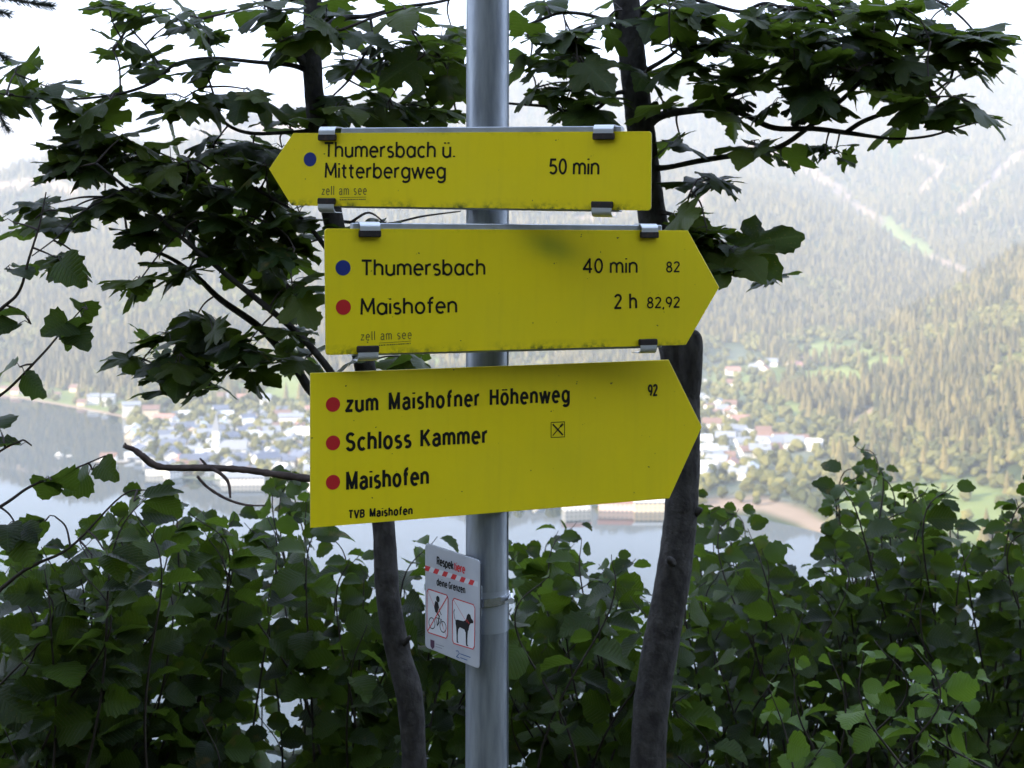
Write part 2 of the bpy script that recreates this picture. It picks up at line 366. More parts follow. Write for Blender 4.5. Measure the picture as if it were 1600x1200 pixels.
tk = (rng.random(len(Xp)) < np.where(tt > .3, np.where(px_ > 1080, .17, .20), 0) + np.where((mm > .4) & (Yp < 2300), .035, 0)) & (Yp > sh + 8)
forest('town_trees', P3[tk], hgt[tk] * .5, True, 'scattered garden trees between the houses of the lakeside town', 'trees')
print('trees', isc.sum(), isb.sum(), tk.sum())

# ------------------------------------------------------------------ the town
WALLC = {'white': mat('white_render', (.80, .79, .75), .8), 'cream': mat('cream_render', (.72, .60, .42), .8), 'rose': mat('rose_render', (.68, .52, .45), .8), 'timber': mat('dark_timber', (.16, .10, .06), .8)}
ROOFC = {'grey': mat('grey_roof', (.24, .26, .29), .7), 'shade_tint': mat('shade_blue_roof', (.11, .13, .18), .6), 'red': mat('red_tile_roof', (.36, .19, .15), .8), 'brown': mat('brown_tile_roof', (.20, .12, .09), .8), 'pale': mat('pale_metal_roof', (.55, .57, .58), .5)}  # the blue roof colour paints in the bluish shade over the left town
m_win = mat('window_glass', (.24, .25, .27), .3)
cache = {}
def house_meshes(L_, D_, Hh, Rr, wc, rc, flat):
    k = (L_, D_, Hh, Rr, wc, rc, flat)
    if k in cache: return cache[k]
    a = MB(); l, d = L_ / 2, D_ / 2
    if flat:
        a.box((0, 0, Hh / 2 - 2), (l, d, Hh / 2 + 2)); r = MB(); r.box((0, 0, Hh + .35), (l + .6, d + .6, .35))
    else:
        v = [(-l, -d, -4), (l, -d, -4), (l, d, -4), (-l, d, -4), (-l, -d, Hh), (l, -d, Hh), (l, d, Hh), (-l, d, Hh), (-l, 0, Hh + Rr * .93), (l, 0, Hh + Rr * .93)]
        a.add(v, [(0, 1, 5, 4), (2, 3, 7, 6), (1, 2, 6, 9, 5), (3, 0, 4, 8, 7)])
        r = MB(); e = 1.1; dz = -e * Rr / d; t = .35
        v = [(-l - e, -d - e, Hh + dz + .1), (l + e, -d - e, Hh + dz + .1), (l + e, 0, Hh + Rr + .1), (-l - e, 0, Hh + Rr + .1), (l + e, d + e, Hh + dz + .1), (-l - e, d + e, Hh + dz + .1)]
        v += [(x, y, z + t) for x, y, z in v]
        r.add(v, [(6, 7, 8, 9), (9, 8, 10, 11), (0, 3, 2, 1), (3, 5, 4, 2), (0, 1, 7, 6), (5, 11, 10, 4), (1, 2, 8, 7), (2, 4, 10, 8), (0, 6, 9, 3), (3, 9, 11, 5)])
        r.box((l * .4, d * .3, Hh + Rr * .9), (.5, .5, 1.2))
    wn = MB(); fl = max(1, int(Hh / 2.9)); nx = max(2, int(L_ / 3.2)); ny = max(1, int(D_ / 3.4))
    for k2 in range(fl):
        z = 1.5 + k2 * (Hh / fl)
        for i in range(nx):
            x = -l + (i + .5) * L_ / nx
            for sy in (-1, 1): wn.box((x, sy * (d + .02), z), (.55, .08, .7))
        for j in range(ny):
            y = -d + (j + .5) * D_ / ny
            for sx in (-1, 1): wn.box((sx * (l + .02), y, z), (.08, .55, .7))
    res = (a.mesh('wall', WALLC[wc]), r.mesh('roof', ROOFC[rc]), wn.mesh('window', m_win)); cache[k] = res
    return res
def house(p, L_, D_, Hh, Rr, wc, rc, rot, label, cat='house', group=None, flat=False, name='house', wins=True):
    o = empty(name, p, label, cat, group); o.rotation_euler.z = rot
    a, r, wn = house_meshes(L_, D_, Hh, Rr, wc, rc, flat)
    obj('wall', a, o); obj('roof', r, o)
    if wins: obj('window', wn, o, kind='stuff')
    return o
used = []
def free(p, d):
    for q in used:
        if (q[0] - p.x) ** 2 + (q[1] - p.y) ** 2 < d * d: return False
    used.append((p.x, p.y)); return True
SZ = [(10, 9, 5, 3), (13, 11, 6, 3.8), (17, 12, 7, 4.2), (23, 13, 7.5, 4.5)]
# landmarks first
def place(px, py, *a, **k):
    p = ray_ground(px, py); used.append((p.x, p.y)); return house(p, *a, **k)
place(146, 632, 14, 11, 11, 3, 'white', 'grey', .2, 'tall white house by the far shore, left of its bright twin', 'house')
place(170, 634, 15, 12, 12, 3, 'white', 'grey', .1, 'tall white house by the far shore, right of its bright twin', 'house')
place(106, 607, 12, 10, 8, 4, 'cream', 'brown', .4, 'cream house on the wood edge above the left shore road', 'house')
place(157, 608, 12, 10, 7, 4, 'cream', 'brown', -.3, 'cream house below the forest, above the two tall white houses', 'house')
place(205, 650, 20, 14, 14, 3, 'white', 'grey', .3, 'big white hotel where the left shore meets the town', 'hotel', name='hotel')
place(236, 656, 18, 14, 13, 4, 'cream', 'brown', .2, 'cream hotel on the shore edge of the town', 'hotel', name='hotel')
place(258, 668, 24, 14, 12, 3, 'white', 'red', -.3, 'wide white hotel with red roofed front at the town edge', 'hotel', name='hotel')
place(455, 670, 26, 16, 14, 3, 'white', 'grey', .1, 'large white block beside the middle sign edge in the town', 'hotel', name='hotel')
place(478, 690, 24, 15, 12, 3, 'white', 'pale', -.1, 'large pale roofed block right below the large white block', 'hotel', name='hotel')
place(415, 632, 12, 11, 9, 4, 'white', 'grey', .3, 'white chalet standing alone on the meadow above the town', 'house')
place(285, 627, 12, 10, 8, 4, 'cream', 'red', .2, 'cream chalet with red roof at the wood edge above the town', 'house')
place(348, 628, 12, 10, 8, 4, 'cream', 'brown', .2, 'cream house at the left end of the row above the town', 'house')
place(362, 629, 11, 10, 8, 4, 'white', 'grey', -.1, 'white house second in the row above the town', 'house')
place(379, 631, 12, 10, 8, 4, 'rose', 'red', .1, 'rose coloured house at the right end of the row above the town', 'house')
place(966, 799, 30, 12, 8, 4, 'rose', 'red', -.1, 'long rose coloured hotel on the shore under the lowest sign', 'hotel', name='hotel')
place(1018, 801, 28, 13, 9, 3, 'cream', 'pale', .05, 'wide cream lakeside hotel left of the thick tree trunk', 'hotel', name='hotel')
place(900, 798, 20, 12, 10, 4, 'white', 'red', .2, 'white shore house with red roof under the lowest sign', 'house')
place(380, 757, 36, 12, 7, 3, 'white', 'grey', .05, 'long white promenade building below the dead branch', 'hotel', name='hotel')
place(296, 740, 22, 12, 8, 3, 'cream', 'brown', .1, 'cream shore building left of the dead branch fork', 'house')
# lido with flat roof on the left edge of the town
place(215, 676, 26, 10, 6, 1, 'white', 'pale', .05, 'flat white roofed lido building on the left edge of the town', 'building', flat=True, name='lido_building')
# church
pc = ray_ground(364, 716); used.append((pc.x, pc.y))
ch = empty('church', pc, 'pale church with a pointed steeple in the middle of the town', 'church')
a, r, wn = house_meshes(26, 12, 10, 7, 'white', 'grey', False); obj('nave', a, ch); obj('roof', r, ch); obj('window', wn, ch, kind='stuff')
tw = MB(); tw.box((-16, 0, 12), (3.2, 3.2, 14)); obj('tower', tw.mesh('tower', WALLC['white']), ch)
sp = MB(); sp.add([(-19.6, -3.6, 26), (-12.4, -3.6, 26), (-12.4, 3.6, 26), (-19.6, 3.6, 26), (-16, 0, 44)], [(0, 1, 4), (1, 2, 4), (2, 3, 4), (3, 0, 4), (3, 2, 1, 0)]); obj('spire', sp.mesh('spire', ROOFC['grey']), ch)
# right village, from the photograph
RV = [(100,380,1,'white','grey'),(85,490,1,'white','grey'),(300,300,2,'white','red'),(300,385,1,'white','brown'),(450,262,0,'white','grey'),(500,240,1,'white','brown'),(583,232,1,'white','grey'),(525,290,2,'white','red'),(745,262,2,'white','red'),(830,218,1,'cream','brown'),(790,205,0,'white','grey'),
 (135,556,0,'white','brown'),(200,530,1,'white','grey'),(280,542,1,'white','brown'),(180,600,0,'cream','brown'),(222,578,1,'white','grey'),(285,594,1,'white','red'),(280,642,1,'white','red'),(352,668,2,'white','red'),(150,690,2,'white','brown'),(280,728,1,'white','grey'),(345,735,1,'white','grey'),(250,792,2,'white','grey'),(75,815,2,'white','pale'),(370,825,1,'white','grey'),(432,768,1,'white','pale'),(520,742,1,'cream','brown'),(538,782,1,'white','brown'),(530,818,1,'white','grey'),(640,790,1,'white','brown'),(612,835,2,'white','grey'),(665,818,2,'white','grey'),(735,828,2,'white','grey'),(400,888,1,'white','brown'),(492,886,3,'white','grey'),(890,838,1,'white','pale'),(115,890,3,'white','pale'),(150,938,3,'white','grey'),(95,1015,3,'white','pale'),(190,970,2,'white','grey'),(292,992,2,'white','red'),(345,1045,1,'white','grey'),(425,1034,2,'white','pale'),(255,932,1,'white','brown'),(212,892,1,'white','grey'),(800,790,0,'cream','brown'),(590,870,1,'cream','brown')]
NEARBY = {(525,290):'white farmhouse with red roof, largest above the green meadow', (890,838):'small white house standing alone in the wood right of the village',
          (830,218):'cream house, uppermost on the right above the small field', (745,262):'white house with red roof beside the round tree above the meadow'}
RG = 'houses of the sunlit village on the right shore'
for i, (zx, zy, s, wc, rc) in enumerate(RV):
    p = ray_ground(1080 + zx / 4.617, 520 + zy / 4.617 + 2); used.append((p.x, p.y)); s = min(s, 2) if zy > 800 else s; L_, D_, Hh, Rr = [q * 1.12 for q in SZ[s]]
    lab = NEARBY.get((zx, zy))
    where = ('high above the meadow' if zy < 350 else 'on the slope above the village' if zy < 500 else 'in the upper rows' if zy < 700 else 'in the middle rows' if zy < 860 else 'in the lowest rows')
    where += ' near the thick trunk' if zx < 210 else '' if zx < 420 else ' towards the right'
    base_l = 'sunlit ' + ['small', 'mid-sized', 'wide', 'large'][s] + ' ' + wc + ' house, ' + {'pale': 'pale metal'}.get(rc, rc) + ' roof, ' + where
    house(p, L_, D_, Hh, Rr, wc, rc, random.uniform(-.5, .5) + (math.pi / 2 if random.random() < .25 else 0), lab or base_l, 'house', None if lab else 'village houses: ' + base_l)
# left town and the part behind the signs
cnt = 0; tries = 0
while cnt < 225 and tries < 12000:
    tries += 1
    if random.random() < .8: px, py = random.uniform(203, 500), 648 + 100 * random.random() ** .9
    else: px, py = random.uniform(490, 1095), random.uniform(660, 786)
    if px < 240 and py > 735: continue
    p = ray_ground(px, py)
    if px < 330 and py < 655 - (px - 330) * .02: continue
    s = random.choices([0, 1, 2, 3], [2, 4, 4, 1.6])[0]
    if not free(p, [11, 13.5, 16.5, 21][s]): continue
    L_, D_, Hh, Rr = SZ[s]; wc = random.choices(['white', 'cream', 'rose'], [7, 1.6, .4])[0]; rc = random.choices(['grey', 'shade_tint', 'red', 'brown', 'pale'], [4, 5, .5, 1.2, 1.6])[0]
    rcn = {'pale': 'pale metal', 'shade_tint': 'shade-tinted blue'}.get(rc, rc)
    if px < 490:
        where = ('below the slope' if py < 672 else 'in the middle rows' if py < 705 else 'in the lower rows' if py < 735 else 'near the waterfront')
        where += (' at the left end' if px < 270 else ' left of the church' if px < 350 else ' around the church' if px < 385 else ' right of the church' if px < 440 else ' beside the signs')
    else: where = 'behind the signs ' + ('left of the post' if px < 728 else 'right of the post' if px < 900 else 'near the thick trunk') + (', further back' if py < 720 else ', nearer')
    nm = '%s %s house with %s roof %s' % (['small', 'mid-sized', 'wide', 'large'][s], wc, rcn, where)
    house(p, L_, D_, Hh + random.choice([0, 0, 0, 2]), Rr, wc, rc, random.choice([0, math.pi / 2]) + random.gauss(.25, .3), nm, 'house', 'town houses: ' + nm)
    cnt += 1
# houses along the left shore road
for i, (px, py) in enumerate([(8, 612), (26, 616), (40, 604), (62, 620), (88, 622), (118, 612), (128, 634)]):
    p = ray_ground(px, py)
    if free(p, 12): house(p, *SZ[i % 2], 'cream', 'brown', random.uniform(-.4, .4), 'small cream house with brown roof, %s along the left shore road' % ['first from the frame edge', 'second from the frame edge', 'third, above the road', 'fourth, at the water', 'fifth, at the water', 'sixth, above the road', 'seventh, nearest the town'][i], 'house', 'cream houses along the left shore road')
# boats and the floating pavilion
m_hull = mat('white_hull', (.8, .8, .78), .3); m_orange = mat('orange_paint', (.7, .28, .05), .5)
def boat(px, py, L_, label, cabin=True, m=None):
    Y = (EYE - LAKE) * F / (py - HY); o = empty('boat', ((px - CX) / F * Y, Y, LAKE), label, 'boat'); b_ = MB(); n_ = 7; v = []
    for i in range(n_):
        t = i / (n_ - 1); wd = L_ * .17 * math.sin(math.pi * min(1, .25 + t * .75)) ** .6 if t < 1 else .02
        x = (t - .5) * L_; v += [(x, -wd, 1.0 + t * .4), (x, -wd * .6, -.2), (x, wd * .6, -.2), (x, wd, 1.0 + t * .4)]
    f = []
    for i in range(n_ - 1):
        for k in range(3): f.append((i * 4 + k, i * 4 + 4 + k, i * 4 + 5 + k, i * 4 + 1 + k))
        f.append((i * 4 + 3, i * 4 + 7, i * 4 + 4, i * 4))
    f.append((0, 1, 2, 3)); b_.add(v, f); obj('hull', b_.mesh('hull', m or m_hull), o)
    if cabin:
        c_ = MB(); c_.box((-.05 * L_, 0, 2.1), (L_ * .22, L_ * .1, 1.0), bev=.2); obj('cabin', c_.mesh('cabin', m_hull), o)
    return o
boat(92, 712, 8, 'white cabin boat alone on the lake at the left')
boat(12, 698, 5, 'small orange boat at the left end of the lake', False, m_orange)
boat(108, 713, 5, 'small open white boat beside the white cabin boat', False)
Y = (EYE - LAKE) * F / (722 - HY)
pv = empty('boathouse', ((170 - CX) / F * Y, Y, LAKE), 'white boathouse on piles standing in the lake left of the town', 'boathouse')
a, r, wn = house_meshes(14, 8, 5, 2.5, 'white', 'brown', False); 
for q, nme in ((a, 'wall'), (r, 'roof')): obj(nme, q, pv).location.z = 1.2
dk = MB(); dk.box((3, 0, .9), (16, 5.5, .25)); obj('deck', dk.mesh('deck', mat('weathered_planks', (.4, .36, .3), .8)), pv)

# ------------------------------------------------------------------ signs: planes standing in the scene
class Plane:
    def __init__(s, px, py, Y, U):
        s.P = W(px, py, Y); s.U = Vector(U).normalized(); z = Vector((0, 0, 1)); s.V = (z - s.U * z.dot(s.U)).normalized(); s.N = s.U.cross(s.V)   # N faces the viewer
        s.M = Matrix.Translation(s.P) @ Matrix((s.U, s.V, s.N)).transposed().to_4x4()
    def loc(s, px, py):
        d = Vector(((px - CX) / F, 1, (HY - py) / F)); e = Vector((0, 0, EYE)); t = s.N.dot(s.P - e) / s.N.dot(d); q = e + d * t - s.P
        return Vector((q.dot(s.U), q.dot(s.V)))

m_yel = bpy.data.materials.new('yellow_enamel'); m_yel.use_nodes = True
n = m_yel.node_tree; b = n.nodes['Principled BSDF']; b.inputs['Roughness'].default_value = .38
t = n.nodes.new('ShaderNodeTexCoord')
def nzn(n, t, s, det=5, rough=.6):
    q = n.nodes.new('ShaderNodeTexNoise'); q.inputs['Scale'].default_value = s; q.inputs['Detail'].default_value = det; q.inputs['Roughness'].default_value = rough
    n.links.new(t.outputs['Object'], q.inputs['Vector']); return q.outputs['Fac']
def ramp(n, x, lo, hi):
    q = n.nodes.new('ShaderNodeMapRange'); q.inputs['From Min'].default_value = lo; q.inputs['From Max'].default_value = hi; n.links.new(x, q.inputs['Value']); return q.outputs['Result']
fade = mixn(n, ramp(n, nzn(n, t, 5), .35, .7), (.93, .74, .006, 1), (.88, .72, .010, 1))
at = n.nodes.new('ShaderNodeAttribute'); at.attribute_name = 'dirt'
ml0 = n.nodes.new('ShaderNodeMath'); ml0.operation = 'MULTIPLY'; n.links.new(at.outputs['Fac'], ml0.inputs[0]); n.links.new(ramp(n, nzn(n, t, 14, 2), .42, .6), ml0.inputs[1])
mlt = n.nodes.new('ShaderNodeMath'); mlt.operation = 'MULTIPLY'; n.links.new(ml0.outputs[0], mlt.inputs[0]); n.links.new(ramp(n, nzn(n, t, 110), .40, .62), mlt.inputs[1])
d1 = mixn(n, mlt.outputs[0], fade, (.07, .09, .015, 1))
at2 = n.nodes.new('ShaderNodeAttribute'); at2.attribute_name = 'green_patch'
d1 = mixn(n, at2.outputs['Fac'], d1, (.30, .36, .02, 1))  # tints the panel a darker green in one soft patch
smp = n.nodes.new('ShaderNodeMapping'); smp.inputs['Scale'].default_value = (70, 6, 1); n.links.new(t.outputs['Object'], smp.inputs['Vector']); stn = n.nodes.new('ShaderNodeTexNoise'); stn.inputs['Scale'].default_value = 1; stn.inputs['Detail'].default_value = 4; n.links.new(smp.outputs[0], stn.inputs['Vector'])
stm = n.nodes.new('ShaderNodeMath'); stm.operation = 'MULTIPLY'; stm.inputs[1].default_value = .07; n.links.new(ramp(n, stn.outputs['Fac'], .5, .75), stm.inputs[0]); d1 = mixn(n, stm.outputs[0], d1, (.42, .36, .04, 1))
d2 = mixn(n, ramp(n, nzn(n, t, 75, 2), .73, .76), d1, (.14, .11, .02, 1))
n.links.new(d2, b.inputs['Base Color'])
n.links.new(ramp(n, nzn(n, t, 8), .2, .8), b.inputs['Roughness']); 
rg = n.nodes.new('ShaderNodeMapRange'); rg.inputs['To Min'].default_value = .28; rg.inputs['To Max'].default_value = .5; n.links.new(nzn(n, t, 8), rg.inputs['Value']); n.links.new(rg.outputs['Result'], b.inputs['Roughness'])
m_alu = mat('aluminium', (.50, .53, .58), .4, .5, noise=(30, (.36, .39, .43), .4, .7))
m_galv = mat('galvanised_steel', (.24, .27, .31), .40, .6, noise=((60, 60, 9), (.42, .46, .51), .36, .66), bump=(160, .25, .0015))
m_clip = mat('steel_clip', (.66, .69, .73), .32, .45)
m_pad = mat('rusty_rubber', (.016, .013, .012), .8, noise=(120, (.06, .032, .018), .5, .72))
m_blk = mat('black_lettering', (.010, .010, .010), .5, 0, .2); m_blu = mat('blue_dot', (.012, .03, .20), .45); m_red = mat('red_dot', (.55, .015, .02), .45)
m_ghost = mat('faded_lettering', (.13, .11, .02), .6); m_edge = mat('panel_edge', (.32, .30, .12), .5, .3)

def outline_panel(pts, radii, th, mats, dirt=None):
    """pts local 2D ccw corners; rounded; front at z=0, back at z=-th"""
    o = []; m = len(pts)
    for i in range(m):
        p = Vector(pts[i]); a = (Vector(pts[i - 1]) - p); c = (Vector(pts[(i + 1) % m]) - p); r = radii[i]
        if r <= 0: o.append(p); continue
        a.normalize(); c.normalize(); ang = math.acos(max(-1, min(1, a.dot(c)))); tl = r / math.tan(ang / 2); s0 = p + a * tl; s1 = p + c * tl
        for k in range(6):
            t = k / 5; o.append(s0 * (1 - t) ** 2 + p * 2 * t * (1 - t) + s1 * t * t)
    # rows: front inset, front rim, back
    cen = sum(o, Vector((0, 0))) / len(o); m = len(o); ins = .0009
    fr = [q + (cen - q).normalized() * ins for q in o]
    v = [(q.x, q.y, 0) for q in fr] + [(q.x, q.y, -ins) for q in o] + [(q.x, q.y, -th) for q in o]
    f = [tuple(range(m))]; mi = [0]
    for r in (0, 1):
        for i in range(m): j = (i + 1) % m; f.append((r * m + j, r * m + i, (r + 1) * m + i, (r + 1) * m + j)); mi.append(0 if r == 0 else 1)
    f.append(tuple(reversed(range(2 * m, 3 * m)))); mi.append(1)
    return v, f, mi

def grid_panel(name, pts, radii, th, mats, dirtf, patchf=None):
    """panel with a triangulated front fine enough to carry the dirt attribute"""
    import bmesh
    v, f, mi = outline_panel(pts, radii, th, mats); me = mesh(name, v, f, mats, False, mi)
    bm = bmesh.new(); bm.from_mesh(me)
    xs = [p[0] for p in v]; ysv = [p[1] for p in v]
    for k in range(1, 26):
        x = min(xs) + (max(xs) - min(xs)) * k / 26; bmesh.ops.bisect_plane(bm, geom=bm.verts[:] + bm.edges[:] + bm.faces[:], plane_co=(x, 0, 0), plane_no=(1, 0, 0))
    for k in (.02, .05, .09, .15, .22, .3, .4, .5, .6, .68, .74, .79, .84, .88, .92, .96):
        y = min(ysv) + (max(ysv) - min(ysv)) * k; bmesh.ops.bisect_plane(bm, geom=bm.verts[:] + bm.edges[:] + bm.faces[:], plane_co=(0, y, 0), plane_no=(0, 1, 0))
    bm.to_mesh(me); bm.free(); a = me.attributes.new('dirt', 'FLOAT', 'POINT')
    a.data.foreach_set('value', [dirtf(q.co.x, q.co.y) for q in me.vertices])
    g2 = me.attributes.new('green_patch', 'FLOAT', 'POINT'); g2.data.foreach_set('value', [(patchf(q.co.x, q.co.y) if patchf else 0) for q in me.vertices]); return me

# --- stroke lettering
def arc(cx, cy, rx, ry, a0, a1, k=10): return [(cx + rx * math.cos(R(a0 + (a1 - a0) * i / k)), cy + ry * math.sin(R(a0 + (a1 - a0) * i / k))) for i in range(k + 1)]
X_ = .70
def G(style):
    bw = .235; bc = .275; by = X_ / 2; full = arc(bc, by, bw, by, 0, 360, 18)
    def arch(x0, w_): return arc(x0 + w_ / 2, X_ - .25, w_ / 2, .25, 180, 0, 10) + [(x0 + w_, 0)]
    g = {}
    if style == 'A': g['a'] = (.55, [full, [(.51, X_), (.51, 0)]])
    else: g['a'] = (.52, [arc(.26, X_ - .21, .2, .21, 160, 0, 8) + [(.46, .12), (.5, 0)], [(.46, .42), (.26, .40)] + arc(.25, .2, .2, .2, 90, 290, 8) + [(.46, .14)]])
    g['b'] = (.55, [[(.04, 1.03), (.04, 0)], full]); g['c'] = (.47, [arc(bc, by, bw, by, 48, 312, 14)])
    g['d'] = (.55, [full, [(.51, 1.03), (.51, 0)]])
    g['e'] = (.55, [[(.05, by + .02), (.51, by + .02)] + arc(bc, by, bw, by, 5, 312, 16)])
    g['f'] = (.34, [[(.14, 0), (.14, .80)] + arc(.33, .80, .19, .21, 180, 85, 6), [(0, X_ - .02), (.32, X_ - .02)]])
    g['g'] = (.55, [full, [(.51, X_), (.51, -.08)] + arc(.28, -.08, .23, .21, 0, -145, 8)])
    g['h'] = (.52, [[(.04, 1.03), (.04, 0)], [(.04, .4)] + arch(.04, .43)])
    g['i'] = (.09, [[(.045, X_), (.045, 0)], [(.045, .93), (.045, 1.02)]])
    g['k'] = (.48, [[(.04, 1.03), (.04, 0)], [(.44, X_), (.06, .3)], [(.18, .42), (.46, 0)]])
    g['l'] = (.09, [[(.045, 1.03), (.045, 0)]])
    g['m'] = (.80, [[(.04, X_), (.04, 0)], [(.04, .4)] + arch(.04, .36), [(.40, .4)] + arch(.40, .36)])
    g['n'] = (.52, [[(.04, X_), (.04, 0)], [(.04, .4)] + arch(.04, .43)])
    g['o'] = (.55, [full]); g['p'] = (.55, [[(.04, X_), (.04, -.28)], full])
    g['r'] = (.31, [[(.04, X_), (.04, 0)], arc(.27, X_ - .27, .23, .26, 180, 80, 7)])
    g['s'] = (.42, [arc(.21, X_ - .175, .165, .165, 45, 250, 9) + arc(.21, .18, .175, .18, 75, -140, 10)])
    g['t'] = (.34, [[(.14, .92), (.14, .2)] + arc(.30, .19, .16, .18, 180, 275, 6), [(0, X_ - .02), (.32, X_ - .02)]])
    g['u'] = (.52, [[(.04, X_), (.04, .25)] + arc(.255, .25, .215, .25, 180, 360, 10), [(.47, X_), (.47, 0)]])
    g['ü'] = (.52, g['u'][1] + [[(.14, .90), (.14, .99)], [(.36, .90), (.36, .99)]]); g['ö'] = (.55, [full, [(.16, .90), (.16, .99)], [(.38, .90), (.38, .99)]])
    g['w'] = (.74, [[(.0, X_), (.19, 0), (.37, X_), (.55, 0), (.74, X_)]]); g['z'] = (.44, [[(.03, X_ - .05), (.42, X_ - .05), (.02, .05), (.44, .05)]])
    g['T'] = (.56, [[(0, .95), (.56, .95)], [(.28, .95), (.28, 0)]])
    g['M'] = (.74, [[(.03, 0), (.07, 1), (.37, .22), (.67, 1), (.71, 0)] if style == 'A' else [(.05, 0), (.05, 1), (.36, .1), (.67, 1), (.67, 0)]])
    g['H'] = (.60, [[(.05, 0), (.05, 1)], [(.55, 0), (.55, 1)], [(.05, .52), (.55, .52)]])
    g['K'] = (.60, [[(.05, 0), (.05, 1)], [(.55, 1), (.08, .42)], [(.22, .58), (.58, 0)]])
    g['S'] = (.56, [arc(.28, .745, .22, .235, 30, 255, 10) + arc(.28, .26, .235, .25, 75, -160, 12)])
    g['V'] = (.60, [[(.0, 1), (.30, 0), (.60, 1)]])
    g['B'] = (.56, [[(.05, .95), (.3, .95)] + arc(.3, .745, .2, .205, 90, -90, 8) + [(.05, .54)], [(.3, .54)] + arc(.3, .295, .22, .245, 90, -90, 8) + [(.05, .05)], [(.05, 0), (.05, 1)]])
    g['R'] = (.56, [[(.05, .95), (.3, .95)] + arc(.3, .72, .2, .23, 90, -90, 8) + [(.05, .49)], [(.05, 0), (.05, 1)], [(.3, .49), (.54, 0)]])
    g['G'] = (.60, [arc(.3, .5, .25, .47, 45, 340, 16) + [(.54, .48), (.32, .48)]])
    g['0'] = (.52, [arc(.26, .5, .21, .46, 0, 360, 18)])
    g['2'] = (.52, [arc(.26, .74, .21, .22, 165, -25, 9) + [(.05, .05), (.49, .05)]])
    g['4'] = (.54, [[(.40, 0), (.40, .96), (.03, .27), (.54, .27)]])
    g['5'] = (.50, [[(.45, .95), (.12, .95), (.08, .54)] + arc(.25, .31, .22, .27, 115, -145, 11)])
    g['8'] = (.52, [arc(.26, .745, .175, .21, 0, 360, 14), arc(.26, .275, .215, .24, 0, 360, 14)])
    g['9'] = (.52, [arc(.26, .68, .21, .28, 0, 360, 14), [(.47, .68), (.44, .4), (.28, .04)]])
    g[','] = (.12, [[(.08, .08), (.02, -.14)]]); g['.'] = (.12, [[(.06, 0), (.06, .10)]])
    return g
FONTS = {'A': G('A'), 'B': G('B')}
def stroke_mesh(mb, pts, wd, z, tf):
    """flat ribbon with a little thickness, mitred"""
    pts = [Vector(p) for p in pts]; pts = [p for i, p in enumerate(pts) if i == 0 or (p - pts[i - 1]).length > 1e-7]
    for i in range(1, len(pts) - 1):
        e0 = (pts[i] - pts[i - 1]).normalized(); e1 = (pts[i + 1] - pts[i]).normalized()
        if e0.dot(e1) < .35:
            # two plain ends meet at the corner, each running on by a little
            stroke_mesh(mb, pts[:i] + [pts[i] + e0 * wd * .35], wd, z, tf); stroke_mesh(mb, [pts[i] - e1 * wd * .35] + pts[i + 1:], wd, z + .00001, tf); return
    closed = (pts[0] - pts[-1]).length < 1e-6 and len(pts) > 3
    if closed: pts = pts[:-1]
    m = len(pts); l = []; r = []
    for i in range(m):
        if closed: a, c = pts[i - 1], pts[(i + 1) % m]
        else: a, c = pts[max(i - 1, 0)], pts[min(i + 1, m - 1)]
        p = pts[i]; d0 = (p - a); d1 = (c - p)
        d0 = d0.normalized() if d0.length > 0 else d1.normalized(); d1 = d1.normalized() if d1.length > 0 else d0
        n0 = Vector((-d0.y, d0.x)); n1 = Vector((-d1.y, d1.x)); nn = n0 + n1
        nn = nn.normalized() if nn.length > 1e-6 else n0; k = min(1.9, 1 / max(.3, nn.dot(n0)))
        l.append(p + nn * wd / 2 * k); r.append(p - nn * wd / 2 * k)
    v = [(*tf(q), z) for q in l] + [(*tf(q), z) for q in r]
    f = [(m + i, m + (i + 1) % m, (i + 1) % m, i) for i in range(m if closed else m - 1)]
    mb.add(v, f)
LZ = .00035
def text(plane, parent, s, p0, p1, capx, wd=.15, font='A', m=None, track=.13, space=.30, name='lettering', z0=None):
    a = plane.loc(*p0); c = plane.loc(*p1); top = plane.loc(p0[0], p0[1] - capx); hgt_ = (top - a).length
    gl = FONTS[font]; W_ = 0; pos = []
    for chh in s:
        if chh == ' ': W_ += space; continue
        pos.append((chh, W_)); W_ += gl[chh][0] + track
    W_ -= track; ex = (c - a); sx = ex.length / W_; ex.normalize(); ey = Vector((-ex.y, ex.x)); mb = MB(); z = z0 or LZ
    for chh, x0 in pos:
        for k, st in enumerate(gl[chh][1]):
            # ribbon width is set in isotropic units so condensed text keeps an even weight
            pts = [((x0 + p[0]) * sx, p[1] * hgt_) for p in st]
            stroke_mesh(mb, pts, wd * hgt_, z + k * .00002, lambda q: tuple(a + ex * q[0] + ey * q[1]))
    o = obj(name, mb.mesh('lettering', m or m_blk), parent); return o
def disc(plane, parent, px, py, rpx, m, name='trail_marker'):
    c = plane.loc(px, py); r = (plane.loc(px, py - rpx) - c).length; mb = MB(); v = [(c.x + r * math.cos(a), c.y + r * math.sin(a), z) for z in (0.00005, LZ) for a in np.linspace(0, 2 * math.pi, 36, endpoint=False)]
    mb.add(v, [tuple(range(36, 72))] + [(i, (i + 1) % 36, 36 + (i + 1) % 36, 36 + i) for i in range(36)]); return obj(name, mb.mesh('trail_marker', m), parent)

